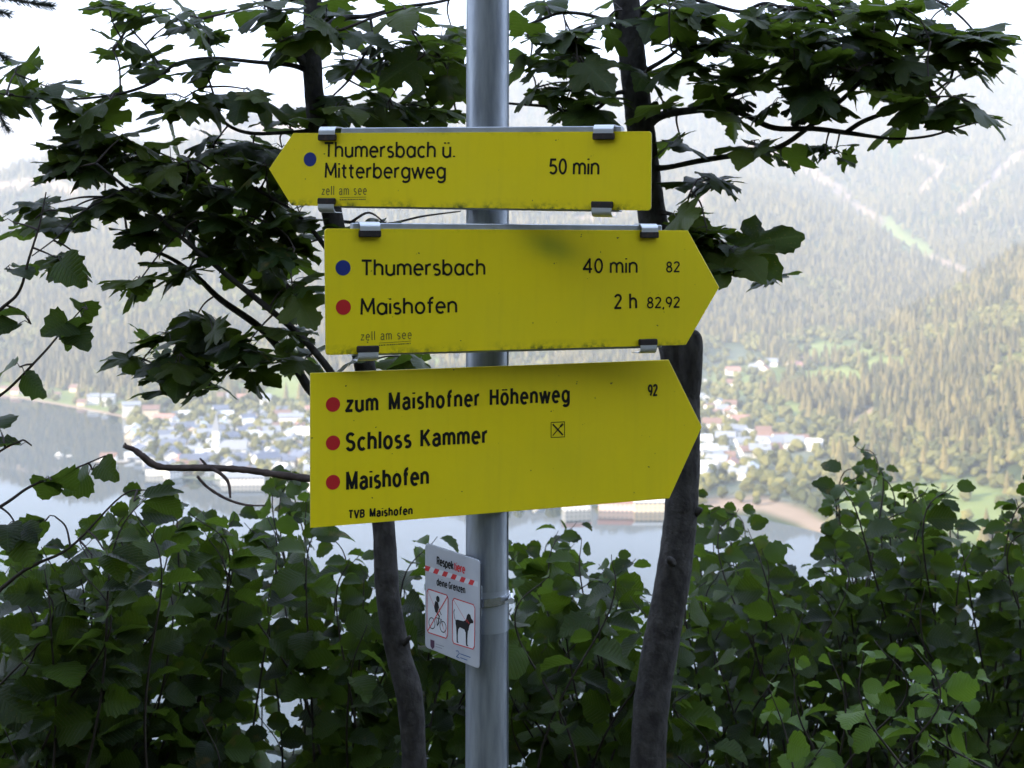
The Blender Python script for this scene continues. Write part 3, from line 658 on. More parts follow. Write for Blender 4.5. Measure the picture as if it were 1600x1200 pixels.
def make_sign(px, py, Y, U, corners, radii, label, rails=None, clips=(), dirt=None, patch=None):
    pl = Plane(px, py, Y, U); root = empty('trail_sign', (0, 0, 0), label, 'sign'); root.matrix_world = pl.M
    pts = [pl.loc(*c) for c in corners]
    y0 = min(p.y for p in pts); y1 = max(p.y for p in pts)
    patchf = None
    if patch:
        sc_ = pl.loc(patch[0], patch[1]); patchf = lambda x, y: patch[4] * math.exp(-((x - sc_.x + (y - sc_.y) * .8) / patch[2]) ** 2 - ((y - sc_.y) / patch[3]) ** 2)
    me = grid_panel('panel', pts, radii, .003, [m_yel, m_edge], dirt or (lambda x, y: max(0, 1 - (y - y0) / .012) * 1.3 + max(0, 1 - (y1 - y) / .006) * .3), patchf)
    obj('panel', me, root)
    if rails:
        xa, xb, t0, b0 = rails
        A = pl.loc(xa, py).x; B = pl.loc(xb, py).x
        for top in (True, False):
            yy = y1 - .004 if top else y0 + .006; mb = MB(); mb.box(((A + B) / 2, yy, -.0125), ((B - A) / 2, .0125 if top else .0085, .009), bev=.0012); 
            mb.box(((A + B) / 2, yy - (.012 if top else -.012), -.024), ((B - A) / 2, .006, .0025)); obj('rail', mb.mesh('rail', m_alu), root)
    for (cx, top, wd) in clips:
        x = pl.loc(cx, py).x; hw = wd / 2; yy = y1 if top else y0; s = 1 if top else -1
        mb = MB(); n_ = 9; prof_ = []
        # bent strip: from the rail, over the edge and down the face
        for k in range(n_):
            a_ = math.pi * (1 - k / (n_ - 1)) * .5; prof_.append((s * (.002 + .0085 * math.sin(a_)), -.004 + .0105 * math.cos(a_)))
        prof_ = [(s * .0105, -.024)] + prof_ + [(-s * .003, .0066)]
        v = []
        for (yq, zq) in prof_:
            v += [(x - hw, yy + yq, zq), (x + hw, yy + yq, zq)]
        for (yq, zq) in prof_:
            v += [(x - hw, yy + yq - s * .0012, zq - .0012), (x + hw, yy + yq - s * .0012, zq - .0012)]
        m = len(prof_); f = []
        for i in range(m - 1):
            a0 = 2 * i; f.append((a0, a0 + 1, a0 + 3, a0+2) if s < 0 else (a0 + 1, a0, a0 + 2, a0 + 3)); q = 2 * m + 2 * i; f.append((q + 1, q, q + 2, q + 3) if s < 0 else (q, q + 1, q + 3, q + 2))
            f.append((a0, a0 + 2, q + 2, q)); f.append((a0 + 3, a0 + 1, q + 1, q + 3))
        e = 2 * m - 2; f.append((e, e + 1, 2 * m + e + 1, 2 * m + e))
        mb.add(v, f); cl = obj('clip', mb.mesh('clip', m_clip, False), root)
        pb = MB(); pb.box((x, yy - s * .0075, .0036), (hw + .0012, .0052, .0034), bev=.0012); obj('rubber_pad', pb.mesh('rubber_pad', m_pad), cl)
    return pl, root

UP = .000
s1, r1 = make_sign(762, 262, 2.185, (2.78, -1, -.068), [(1017, 329), (1018, 205), (458, 208), (420, 264), (455, 321)], [.006, .006, .002, .001, .002],
    'narrow yellow arrow sign pointing left, uppermost on the post', (530, 968, 0, 0), [(512, True, .029), (943, True, .031), (513, False, .028), (943, False, .031)])
s1, r1 = s1, r1
text(s1, r1, 'Thumersbach ü.', (507, 245), (711, 245.5), 22.5); text(s1, r1, 'Mitterbergweg', (508, 277.5), (696, 278), 22)
text(s1, r1, '50 min', (858, 272), (936, 272.5), 24, .14); disc(s1, r1, 484.5, 249, 11, m_blu)
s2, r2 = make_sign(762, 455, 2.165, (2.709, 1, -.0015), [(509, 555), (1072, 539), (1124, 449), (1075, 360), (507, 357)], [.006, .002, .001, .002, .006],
    'yellow arrow sign pointing right, middle one, one blue and one red dot', (552, 1036, 0, 0), [(577, True, .031), (1013, True, .029), (574, False, .031), (1011, False, .029)], patch=(862, 385, .035, .022, .75))
text(s2, r2, 'Thumersbach', (565, 430), (758, 429), 24); text(s2, r2, 'Maishofen', (564, 491.5), (714, 488), 24)
text(s2, r2, '40 min', (911, 426.5), (996, 426), 22.5, .145); text(s2, r2, '82', (1041, 425.5), (1062, 425), 16.5, .15); text(s2, r2, '2 h', (960, 482.5), (995, 481.5), 22.5, .15, space=.45)
text(s2, r2, '82,92', (1011, 481.5), (1062, 480.5), 17, .15); disc(s2, r2, 536, 418.5, 12, m_blu); disc(s2, r2, 536.5, 480, 12, m_red)
s3, r3 = make_sign(762, 690, 2.205, (2.228, 1, 0), [(485, 825), (1046, 779), (1097, 667), (1045, 562), (485, 583)], [0, .001, .001, .001, 0],
    'large yellow arrow sign pointing right, lowest one, three red dots', dirt=lambda x, y: 0.0, patch=(880, 720, .05, .05, .12))
text(s3, r3, 'zum Maishofner Höhenweg', (541, 643), (889, 627), 25, .19, 'B', track=.24, space=.62); text(s3, r3, 'Schloss Kammer', (541, 703.5), (761, 691.5), 26, .19, 'B', track=.22, space=.5)
text(s3, r3, 'Maishofen', (542, 765), (669, 755.5), 26, .19, 'B', track=.22); text(s3, r3, 'TVB Maishofen', (545, 809.5), (644, 803), 12, .23, 'B', track=.24, space=.6)
text(s3, r3, '92', (1013, 619), (1027, 618), 17.5, .18, 'B')
for y in (632, 692, 753.5): disc(s3, r3, 520.3, y, 11.5, m_red)
# refreshment symbol: a framed crossed knife and fork
mb = MB(); q = [s3.loc(*c) for c in ((861, 660), (882, 659), (882, 682.5), (861, 683.5))]
stroke_mesh(mb, q + [q[0]], .0011, LZ, lambda p: tuple(p)); d0 = q[2] - q[0]; d1 = q[3] - q[1]
stroke_mesh(mb, [q[0] + d0 * .12, q[0] + d0 * .88], .0026, LZ + .00002, lambda p: tuple(p)); stroke_mesh(mb, [q[1] + d1 * .12, q[1] + d1 * .88], .0017, LZ + .00004, lambda p: tuple(p))
pr = Vector((-d1.y, d1.x)).normalized() * .0016
for k in (-1, 0, 1): stroke_mesh(mb, [q[1] + d1 * .12 + pr * k, q[1] + d1 * .32 + pr * k * .8], .0008, LZ + .00006, lambda p: tuple(p))
obj('restaurant_symbol', mb.mesh('restaurant_symbol', m_blk), r3)
# worn place name in thin serif capitals height letters, with an underline and a row of tiny print
def faded(pl, root, p0, p1, m):
    text(pl, root, 'zell am see', p0, p1, 13.5, .10, 'B', m, track=.28, space=.55)
    mb = MB(); x0 = p0[0] + 28; x1 = p1[0] - 1
    for yy, wd in ((4, .0006),):
        stroke_mesh(mb, [pl.loc(x0, p0[1] + yy), pl.loc(x1, p1[1] + yy)], wd, LZ, lambda p: tuple(p))
    rr_ = random.Random(5); x = x0
    while x < x1:
        l_ = rr_.uniform(1, 3); y = p0[1] + 7.5 + (p1[1] - p0[1]) * (x - x0) / (x1 - x0); stroke_mesh(mb, [pl.loc(x, y), pl.loc(min(x + l_, x1), y)], .0016, LZ, lambda p: tuple(p)); x += l_ + rr_.uniform(.6, 1.2)
    obj('small_print', mb.mesh('small_print', m), root)
faded(s1, r1, (503, 304.5), (573, 304), m_ghost); faded(s2, r2, (564, 532), (643, 529), m_ghost)

# --- small notice on the post
pn = Plane(749, 960, 2.19, (1685 / 2198, -1, .0055)); rn = empty('notice_sign', (0, 0, 0), 'small silver notice with cyclist and dog pictograms, turned sideways on the post', 'sign'); rn.matrix_world = pn.M
m_silver = mat('silver_sheet', (.50, .52, .55), .42, .35, noise=(14, (.44, .46, .50), .4, .6)); m_white = mat('white_print', (.58, .60, .62), .45); m_blue2 = mat('blue_print', (.03, .10, .25), .5)
v, f, mi = outline_panel([pn.loc(*c) for c in ((664, 1011), (749, 1046), (750, 876), (664, 848))], [.008] * 4, .003, None)
obj('panel', mesh('panel', v, f, [m_silver, mat('dark_edge', (.05, .06, .08), .5)], False, mi), rn)
text(pn, rn, 'Respek', (683, 881.6), (708.6, 889.8), 12, .23, 'B', track=.14); text(pn, rn, 'tiere', (710, 890.3), (726.6, 895.8), 12, .23, 'B', m_red, track=.14)
text(pn, rn, 'deine Grenzen', (682.8, 914), (727, 927), 10.5, .19, 'B', track=.2, space=.3)
mb = MB(); mbw = MB(); N_ = 12
for k in range(N_):
    def Pq(t, o): return pn.loc(664.6 + 82.6 * t, 883 + 26 * t + o)
    t0, t1 = k / N_, (k + 1) / N_; sl_ = .25 / N_
    qs = [Pq(t0 + (0 if k == 0 else -sl_), 8.4), Pq(t1 - (0 if k == N_ - 1 else sl_), 8.4), Pq(t1 + (0 if k == N_ - 1 else sl_), 0), Pq(t0 + (0 if k == 0 else sl_), 0)]
    (mb if k % 2 == 0 else mbw).add([(*p, LZ) for p in qs], [(0, 1, 2, 3)])
obj('red_stripes', mb.mesh('red_stripes', m_red), rn); obj('white_stripes', mbw.mesh('white_stripes', m_white), rn)
def boxmap(c): # unit square (x right, y down) to the panel
    q = [pn.loc(*p) for p in c]
    return lambda p: tuple((q[0] * (1 - p[0]) + q[1] * p[0]) * (1 - p[1]) + (q[3] * (1 - p[0]) + q[2] * p[0]) * p[1])
B1 = boxmap([(667.6, 919.6), (700.4, 930.5), (699.4, 998), (667.6, 987.5)]); B2 = boxmap([(707.4, 934), (742.4, 945.5), (741.6, 1015), (707, 1004.5)])
def ribbon(mb, B, pts, wd, z): stroke_mesh(mb, [Vector(B(p)) for p in pts], wd, z, lambda p: tuple(p))
def rrect(): 
    c = .07; return [(c, 0), (1 - c, 0), (1, c), (1, 1 - c), (1 - c, 1), (c, 1), (0, 1 - c), (0, c), (c, 0)]
for B, nm in ((B1, 'a'), (B2, 'b')):
    mb = MB(); mb.add([(*B(p), LZ * .5) for p in rrect()[:-1][::-1]], [tuple(range(8))]); obj('pictogram_field', mb.mesh('pictogram_field', m_white), rn)
    mb = MB(); ribbon(mb, B, rrect(), .0016, LZ + .0001); obj('pictogram_frame', mb.mesh('pictogram_frame', m_red), rn)
mb = MB(); Z1 = LZ
for cx in (.24, .78): ribbon(mb, B1, arc(cx, .76, .15, .125, 0, 360, 18), .0015, Z1)
ribbon(mb, B1, [(.24, .76), (.42, .60), (.70, .60), (.78, .76)], .0012, Z1 + .00002); ribbon(mb, B1, [(.42, .60), (.50, .78), (.70, .60)], .0012, Z1 + .00003)
def poly(mb, B, pts, z): mb.add([(*B(p), z) for p in pts[::-1]], [tuple(range(len(pts)))])
poly(mb, B1, arc(.52, .16, .085, .075, 0, 360, 14)[:-1], Z1 + .00004)                                       # head
poly(mb, B1, [(.40, .22), (.54, .24), (.56, .34), (.52, .46), (.40, .48), (.34, .36)], Z1 + .00005)          # torso
ribbon(mb, B1, [(.54, .28), (.60, .42), (.70, .50)], .0018, Z1 + .00006); ribbon(mb, B1, [(.44, .46), (.60, .54), (.52, .76)], .0026, Z1 + .00007)
obj('cyclist_pictogram', mb.mesh('cyclist_pictogram', m_blk), rn)
mb = MB(); ribbon(mb, B1, [(.02, .98), (.98, .02)], .0018, Z1 + .00012); ribbon(mb, B1, [(.02, .03), (.36, .36)], .0007, Z1 + .0001); ribbon(mb, B1, [(.7, .68), (.98, .96)], .0007, Z1 + .0001); obj('prohibition_stroke', mb.mesh('prohibition_stroke', m_red), rn)
mb = MB()
dog = [(.14, .48), (.20, .45), (.50, .44), (.60, .40), (.66, .28), (.72, .235), (.80, .25), (.84, .32), (.94, .37), (.93, .42), (.82, .44), (.76, .50), (.73, .60), (.70, .63), (.68, .80), (.68, .93), (.74, .97), (.64, .97), (.62, .93), (.60, .68), (.54, .62), (.34, .60), (.27, .66), (.24, .80), (.25, .93), (.30, .96), (.20, .96), (.19, .80), (.17, .62), (.14, .55)]
poly(mb, B2, dog, Z1); ribbon(mb, B2, [(.16, .50), (.09, .42), (.06, .30), (.10, .24)], .0013, Z1 + .00002); obj('dog_pictogram', mb.mesh('dog_pictogram', m_blk), rn)
mb = MB(); ribbon(mb, B2, [(.05, .04), (.52, .36), (.66, .44)], .0007, Z1 + .00005); ribbon(mb, B2, [(.64, .38), (.76, .46)], .0012, Z1 + .00006); obj('leash_pictogram', mb.mesh('leash_pictogram', m_red), rn)
# two tiny emblems at the foot
mb = MB(); mb2 = MB(); sh_ = [pn.loc(*c) for c in ((672.8, 999), (679, 1001), (679, 1011), (676, 1014.5), (672.8, 1009.5))]; mb.add([(*p, Z1) for p in sh_[::-1]], [tuple(range(5))])
for k, (y, l_) in enumerate(((1006, 13), (1010, 10))): stroke_mesh(mb2, [pn.loc(681, y), pn.loc(681 + l_, y + l_ * .33)], .0011, Z1, lambda p: tuple(p))
obj('shield_emblem', mb.mesh('shield_emblem', mat('dark_shield', (.06, .015, .05), .5)), rn); obj('tiny_print', mb2.mesh('tiny_print', mat('grey_print', (.24, .25, .28), .5)), rn)
mb = MB(); e0 = [pn.loc(*c) for c in ((712.5, 1017), (716, 1017), (718, 1021), (713.5, 1026), (718.5, 1028.5))]; stroke_mesh(mb, e0, .0013, Z1, lambda p: tuple(p))
for k, (y, l_) in enumerate(((1021.5, 16), (1027.5, 11))): stroke_mesh(mb, [pn.loc(719.5, y), pn.loc(719.5 + l_, y + l_ * .36)], .0014, Z1 + .00002, lambda p: tuple(p))
obj('blue_emblem', mb.mesh('blue_emblem', m_blue2), rn)
# post
PXc, PY, PR = (761.5 - CX) / F * 2.25, 2.25, .0342
post = empty('sign_post', (PXc, PY, 0), 'round galvanised steel post carrying the trail signs', 'post')
mb = MB(); n_ = 48; v = []
hs = [-.4, .3, .9, 1.5, 2.1, 2.7, 3.3]
for h in hs:
    for k in range(n_): a_ = 2 * math.pi * k / n_; v.append((PR * math.cos(a_) - .0012 * (h - 1.5) * -1, PR * math.sin(a_), h))
mb.add(v, [(i * n_ + k, i * n_ + (k + 1) % n_, (i + 1) * n_ + (k + 1) % n_, (i + 1) * n_ + k) for i in range(len(hs) - 1) for k in range(n_)] + [tuple(range((len(hs) - 1) * n_, len(hs) * n_))])
obj('tube', mb.mesh('tube', m_galv, True), post)
mb = MB(); mb.tube([(PR * .945, -PR * .30, -.4), (PR * .945 + .002, -PR * .30, 3.3)], .0009, 6); obj('weld_seam', mb.mesh('weld_seam', m_galv), post)
mb = MB(); mb.tube([(0, 0, 3.3), (0, 0, 3.315)], [PR + .002, PR - .004], 32); obj('cap', mb.mesh('cap', m_pad), post)
# hose clamp holding the notice: band, bracket, screw
MI = rn.matrix_world.inverted()
zc = W(770, 941, 2.22).z
mb = MB(); n_ = 48; v = []
for rr, z in ((PR + .0006, -.0065), (PR + .0022, -.0065), (PR + .0022, .0065), (PR + .0006, .0065)):
    for k in range(n_): a_ = 2 * math.pi * k / n_; v.append(MI @ Vector((PXc + rr * math.cos(a_), PY + rr * math.sin(a_), zc + z - .003 * math.cos(a_) * -1)))
mb.add(v, [(r_ * n_ + k, r_ * n_ + (k + 1) % n_, ((r_ + 1) % 4) * n_ + (k + 1) % n_, ((r_ + 1) % 4) * n_ + k) for r_ in range(4) for k in range(n_)])
bd = obj('clamp_band', mb.mesh('clamp_band', mat('dark_steel_band', (.50, .52, .55), .22, .8, bump=(300, .3, .001)), False), rn)
mb = MB(); c_ = Vector((PXc + PR + .003, PY - .012, zc + .002))
mb.tube([MI @ (c_ + Vector((0, -.012, 0))), MI @ (c_ + Vector((.001, .014, .001)))], .0042, 10); mb.tube([MI @ (c_ + Vector((.001, -.013, 0))), MI @ (c_ + Vector((.001, -.018, 0)))], .0055, 6); obj('clamp_screw', mb.mesh('clamp_screw', m_clip), bd)
mb = MB(); A_ = Vector((-.055, 2.225, zc + .003)); mb.box(MI @ A_, (.012, .024, .0015), bev=.0008); 
q0 = MI @ Vector((PXc - .016, PY - PR - .0005, zc)); obj('bracket', mb.mesh('bracket', m_alu), rn)
# thin lighter silver sleeve round the tube at the clamp
mb = MB(); v = []
for z in (-.050, .016):
    for k in range(33): a_ = R(-172 + 190 * k / 32); v.append((( PR + .0004) * math.cos(a_), (PR + .0004) * math.sin(a_), zc + z))
mb.add(v, [(k, k + 1, 34 + k, 33 + k) for k in range(32)]); obj('pale_sleeve', mb.mesh('pale_sleeve', mat('silver_sleeve', (.42, .46, .52), .3, .5)), post)

# ------------------------------------------------------------------ leaves
def leaf_mat(name, c1, c2, back, veins, trans=.22, spec=.2, vs=.55):
    m = bpy.data.materials.new(name); m.use_nodes = True; n = m.node_tree; b = n.nodes['Principled BSDF']; out = n.nodes['Material Output']
    oi = n.nodes.new('ShaderNodeObjectInfo'); at = n.nodes.new('ShaderNodeAttribute'); at.attribute_name = 'tint'
    ad = n.nodes.new('ShaderNodeMath'); ad.operation = 'ADD'; n.links.new(oi.outputs['Random'], ad.inputs[0]); n.links.new(at.outputs['Fac'], ad.inputs[1])
    fr = n.nodes.new('ShaderNodeMath'); fr.operation = 'FRACT'; n.links.new(ad.outputs[0], fr.inputs[0])
    pw = n.nodes.new('ShaderNodeMath'); pw.operation = 'POWER'; pw.inputs[1].default_value = 1.7; n.links.new(fr.outputs[0], pw.inputs[0])
    c = mixn(n, pw.outputs[0], (*c1, 1), (*c2, 1))
    uv = n.nodes.new('ShaderNodeUVMap'); sp_ = n.nodes.new('ShaderNodeSeparateXYZ'); n.links.new(uv.outputs[0], sp_.inputs[0])
    ab = n.nodes.new('ShaderNodeMath'); ab.operation = 'ABSOLUTE'; n.links.new(sp_.outputs[0], ab.inputs[0])
    def mth(op, a, bb=None):
        q = n.nodes.new('ShaderNodeMath'); q.operation = op
        for i, x in enumerate((a, bb)):
            if x is None: continue
            if isinstance(x, (int, float)): q.inputs[i].default_value = x
            else: n.links.new(x, q.inputs[i])
        return q.outputs[0]
    side = mth('POWER', mth('ABSOLUTE', mth('SINE', mth('MULTIPLY', mth('SUBTRACT', sp_.outputs[1], mth('MULTIPLY', ab.outputs[0], .75)), veins))), 14)
    mid = mth('LESS_THAN', ab.outputs[0], .014); vn = mth('MAXIMUM', mth('MULTIPLY', side, vs), mid)
    c = mixn(n, mth('MULTIPLY', vn, .28), c, (.07, .11, .035, 1))
    tcn = n.nodes.new('ShaderNodeTexCoord'); nq = n.nodes.new('ShaderNodeTexNoise'); nq.inputs['Scale'].default_value = 28; nq.inputs['Detail'].default_value = 4; n.links.new(tcn.outputs['Object'], nq.inputs['Vector'])
    c = mixn(n, ramp(n, nq.outputs['Fac'], .60, .70), c, (.10, .075, .018, 1))
    ge = n.nodes.new('ShaderNodeNewGeometry'); c = mixn(n, ge.outputs['Backfacing'], c, mixn(n, .45, c, (*back, 1)))
    n.links.new(c, b.inputs['Base Color']); b.inputs['Roughness'].default_value = .48; b.inputs['Specular IOR Level'].default_value = spec
    bp = n.nodes.new('ShaderNodeBump'); bp.inputs['Strength'].default_value = .8; bp.inputs['Distance'].default_value = .003; bp.invert = True; n.links.new(vn, bp.inputs['Height']); n.links.new(bp.outputs[0], b.inputs['Normal'])
    tr = n.nodes.new('ShaderNodeBsdfTranslucent'); n.links.new(mixn(n, .5, c, (.20, .32, .02, 1)), tr.inputs['Color']); ms = n.nodes.new('ShaderNodeMixShader'); ms.inputs[0].default_value = trans
    n.links.new(b.outputs[0], ms.inputs[1]); n.links.new(tr.outputs[0], ms.inputs[2]); n.links.new(ms.outputs[0], out.inputs['Surface']); return m
m_maple = leaf_mat('maple_leaf', (.010, .024, .005), (.058, .080, .010), (.045, .08, .025), 20, .36, .20, .12)
m_hazel = leaf_mat('hazel_leaf', (.004, .013, .003), (.052, .098, .009), (.05, .10, .035), 30, .36, .22)
m_young = leaf_mat('young_hazel_leaf', (.06, .13, .010), (.11, .20, .016), (.08, .15, .04), 30, .42, .3)
m_bark = mat('maple_bark', (.034, .031, .030), .9, spec=.25, noise=((55, 55, 30), (.085, .080, .076), .36, .72), bump=(95, .6, .006))
m_twig = mat('twig_bark', (.045, .032, .028), .8); m_stem = mat('hazel_stem', (.035, .026, .018), .8); m_dead = mat('dead_wood', (.07, .048, .042), .9, noise=(60, (.11, .08, .07), .4, .6), bump=(120, .5, .002))

def add_uv(me, P):
    uv = me.uv_layers.new(name='UVMap'); li = np.empty(len(me.loops), np.int32); me.loops.foreach_get('vertex_index', li); uv.data.foreach_set('uv', np.asarray(P)[li][:, :2].reshape(-1))
def maple_proto(seed):
    r = random.Random(seed)
    half = [(.04, -.03), (.12, -.11), (.22, -.13), (.31, -.15), (.38, -.09), (.44, .0), (.38, .06), (.33, .13), (.42, .13), (.50, .15), (.57, .21), (.64, .25), (.63, .34), (.68, .43), (.58, .45), (.52, .50), (.43, .47), (.34, .47), (.24, .47), (.25, .54), (.31, .60), (.28, .66), (.30, .74), (.21, .78), (.17, .86), (.09, .90), (.05, .97)]
    rt = [(x * r.uniform(.93, 1.06), y + r.uniform(-.015, .015)) for x, y in half]; lf = [(-x * r.uniform(.93, 1.06), y + r.uniform(-.015, .015)) for x, y in half]
    o = [(0, .02)] + rt + [(r.uniform(-.04, .04), 1.0)] + lf[::-1]; n_ = len(o); cen = (0, .30)
    inn = [(cen[0] + (x - cen[0]) * .5, cen[1] + (y - cen[1]) * .5) for x, y in o[::3]]; k = len(inn)
    P = o + inn + [cen]; dr = r.uniform(.05, .38); fo = r.uniform(.0, .3); tw_ = r.uniform(-.25, .25); ph = r.uniform(0, 6)
    V = []
    for x, y in P:
        rad = math.hypot(x, y - .1); V.append((x, y, -dr * rad * rad - fo * abs(x) * .5 * (1 - .3 * y) + .035 * math.sin(9 * math.atan2(x, y + .2) + ph) * rad * 2 + tw_ * x * y))
    f = []
    for i in range(n_):
        j = (i + 1) % n_; a, b_ = n_ + (i // 3) % k, n_ + ((i + 1) // 3) % k if (i + 1) < n_ else n_
        if a == b_: f.append((i, j, a)) 
        else: f.append((i, j, b_, a))
    for i in range(k): f.append((n_ + i, n_ + (i + 1) % k, n_ + k))
    return V, f, P
def hazel_proto(seed):
    r = random.Random(seed); ysr = [0, .07, .16, .27, .38, .49, .60, .71, .81, .90, 1.0]; wd = [.10, .27, .36, .41, .44, .445, .43, .36, .25, .13, .0]; V = []; P = []; dr = r.uniform(.1, .9); fo = r.uniform(.1, .9); ph = r.uniform(0, 6); tw_ = r.uniform(-.45, .45)
    for i, (y, w_) in enumerate(zip(ysr, wd)):
        for s in (-1, -.5, 0, .5, 1):
            x = s * w_ * r.uniform(.90, 1.08) + (.0 if abs(s) < 1 else s * (.03 if i % 2 else -.03)); yy = y - (.06 if abs(s) == 1 and i == 0 else 0) + (.05 * abs(s) if 0 < i < 10 else 0) * (1 if i % 2 else .4)
            if i == 10: x = s * .008; yy = 1.0
            P.append((x, yy)); V.append((x, yy, fo * abs(x) * .55 - dr * yy * yy * .5 + .02 * math.sin(yy * 24 + ph + abs(s)) * abs(s) + tw_ * x * yy))
    f = [(i * 5 + j, i * 5 + j + 1, i * 5 + j + 6, i * 5 + j + 5) for i in range(10) for j in range(4)]
    return V, f, P
MP = [maple_proto(i) for i in range(8)]; HP = [hazel_proto(i + 20) for i in range(8)]
def leaf_mesh(pr, m):
    me = mesh('leaf', pr[0], pr[1], m, True); add_uv(me, np.array(pr[2])); return me
MM = [leaf_mesh(p, m_maple) for p in MP]; HM = [leaf_mesh(p, m_hazel) for p in HP]; YM = [leaf_mesh(p, m_young) for p in HP]
def frame(d, nrm):
    y = d.normalized(); z = (nrm - y * nrm.dot(y)); z = z.normalized() if z.length > 1e-5 else y.orthogonal().normalized(); x = y.cross(z)
    return Matrix((x, y, z)).transposed()
def leaf_objects(root, L, meshes, protos, m, limit=300):
    """L: (pos, rot3, size, proto index). The largest in view become objects, the rest one joined part."""
    inv = Matrix.Translation(-root.location)
    def key(t):
        p = t[0]; px = CX + p.x / p.y * F; py = HY - (p.z - EYE) / p.y * F
        return (-1 if -60 < px < 1660 and -60 < py < 1260 else 1, -t[2] / p.y)
    L = sorted(L, key=key)
    for p, r3, s, k in L[:limit]:
        o = obj('leaf', meshes[k % len(meshes)], root); o.matrix_local = inv @ (Matrix.Translation(p) @ r3.to_4x4() @ Matrix.Scale(s, 4))
    rest = L[limit:]
    if rest:
        V = []; FF = []; U = []; T = []; off = 0
        for p, r3, s, k in rest:
            pv_, pf, pu = protos[k % len(protos)]; A = np.array(pv_) @ (np.array(r3) * s).T + np.array(p - root.location); V.append(A); FF += [tuple(i + off for i in q) for q in pf]; U.append(np.array(pu)); T += [random.random()] * len(pv_); off += len(pv_)
        V = np.concatenate(V); me = mesh('foliage', V, FF, m, True); add_uv(me, np.concatenate(U)); a = me.attributes.new('tint', 'FLOAT', 'POINT'); a.data.foreach_set('value', T)
        obj('foliage', me, root, kind='stuff')

# ------------------------------------------------------------------ maple trees
class Tree:
    def __init__(s, name, label, cat, base): s.root = empty(name, base, label, cat); s.base = Vector(base); s.pts = []; s.leaves = []; s.mult = 1.0
    def limb(s, pts, name, m=None, n=8, lump=0, sub=6, track=True):
        """pts: (px, py, Y, radius in px)"""
        A = np.array([[*W(p[0], p[1], p[2]), p[3] / F * p[2]] for p in pts]); Q = smooth_path(A, sub); v = [Vector(q[:3]) - s.base for q in Q]; rad = [max(q[3], .0005) for q in Q]
        if lump: rad = [r_ * (1 + lump * (random.random() - .5)) for r_ in rad]
        mb = MB(); mb.tube(v, rad, n); 
        o = obj(name, mb.mesh(name, m or m_bark, True), s.root)
        if track: s.pts += [Vector(q[:3]) for q in Q]
        return o
    def near(s, p): return min(s.pts, key=lambda q: (q - p).length_squared)
    def cluster(s, cx, cy, rx, ry, n_, Y=2.75, dY=.16, size=(.058, .100), tilt=.38, per=4):
        n_ = max(1, round(n_ * s.mult)); k = max(1, round(n_ / per)); nodes = []
        for i in range(k):
            a_ = random.uniform(0, 6.28); q = math.sqrt(random.random()) * .75
            nodes.append(W(cx + rx * q * math.cos(a_), cy + ry * q * math.sin(a_), Y + random.uniform(-dY, dY)))
        tw_ = [MB() for _ in nodes]
        for i, nd in enumerate(nodes):
            a = s.near(nd); d = (nd - a); mid = a + d * .5 + Vector((random.uniform(-.1, .1), random.uniform(-.05, .05), random.uniform(.02, .14))) * d.length
            pth = smooth_path([a, mid, nd], 5); tw_[i].tube([Vector(q) - s.base for q in pth], np.linspace(.0032 if d.length > .12 else .0022, .0014, len(pth)), 5)
            if d.length > .06: s.pts += [Vector(q) for q in pth[2:]]
        for i in range(n_):
            for _ in range(8):
                a_ = random.uniform(0, 6.28); q = math.sqrt(random.random()); c = W(cx + rx * q * math.cos(a_), cy + ry * q * math.sin(a_), Y + random.uniform(-dY, dY))
                j = min(range(k), key=lambda j: (nodes[j] - c).length); 
                if (nodes[j] - c).length < .16: break
            nd = nodes[j]; sz = random.uniform(*size); d = c - nd; d.z *= .6; d += Vector((random.uniform(-1, 1), random.uniform(-1, .6), random.uniform(-.7, .15))) * .03
            d = d.normalized() if d.length > 1e-4 else Vector((1, 0, 0)); bp = c - d * sz * .45
            if (bp - nd).dot(d) < .005: bp = nd + d * .02
            up = Vector((random.gauss(0, tilt), -random.uniform(-.35, .6), random.uniform(.5, 1))); r3 = frame(d, up)
            s.leaves.append((bp, r3, sz, random.randrange(8)))
            mid = nd.lerp(bp, .5) + Vector((0, 0, .006)); tw_[j].tube([q - s.base for q in (nd, mid, bp)], [.0010, .0008, .0008], 4, cap=False)
        for t_ in tw_: obj('twig', t_.mesh('twig', m_twig, True), s.root)
    def finish(s): leaf_objects(s.root, s.leaves, MM, MP, m_maple)

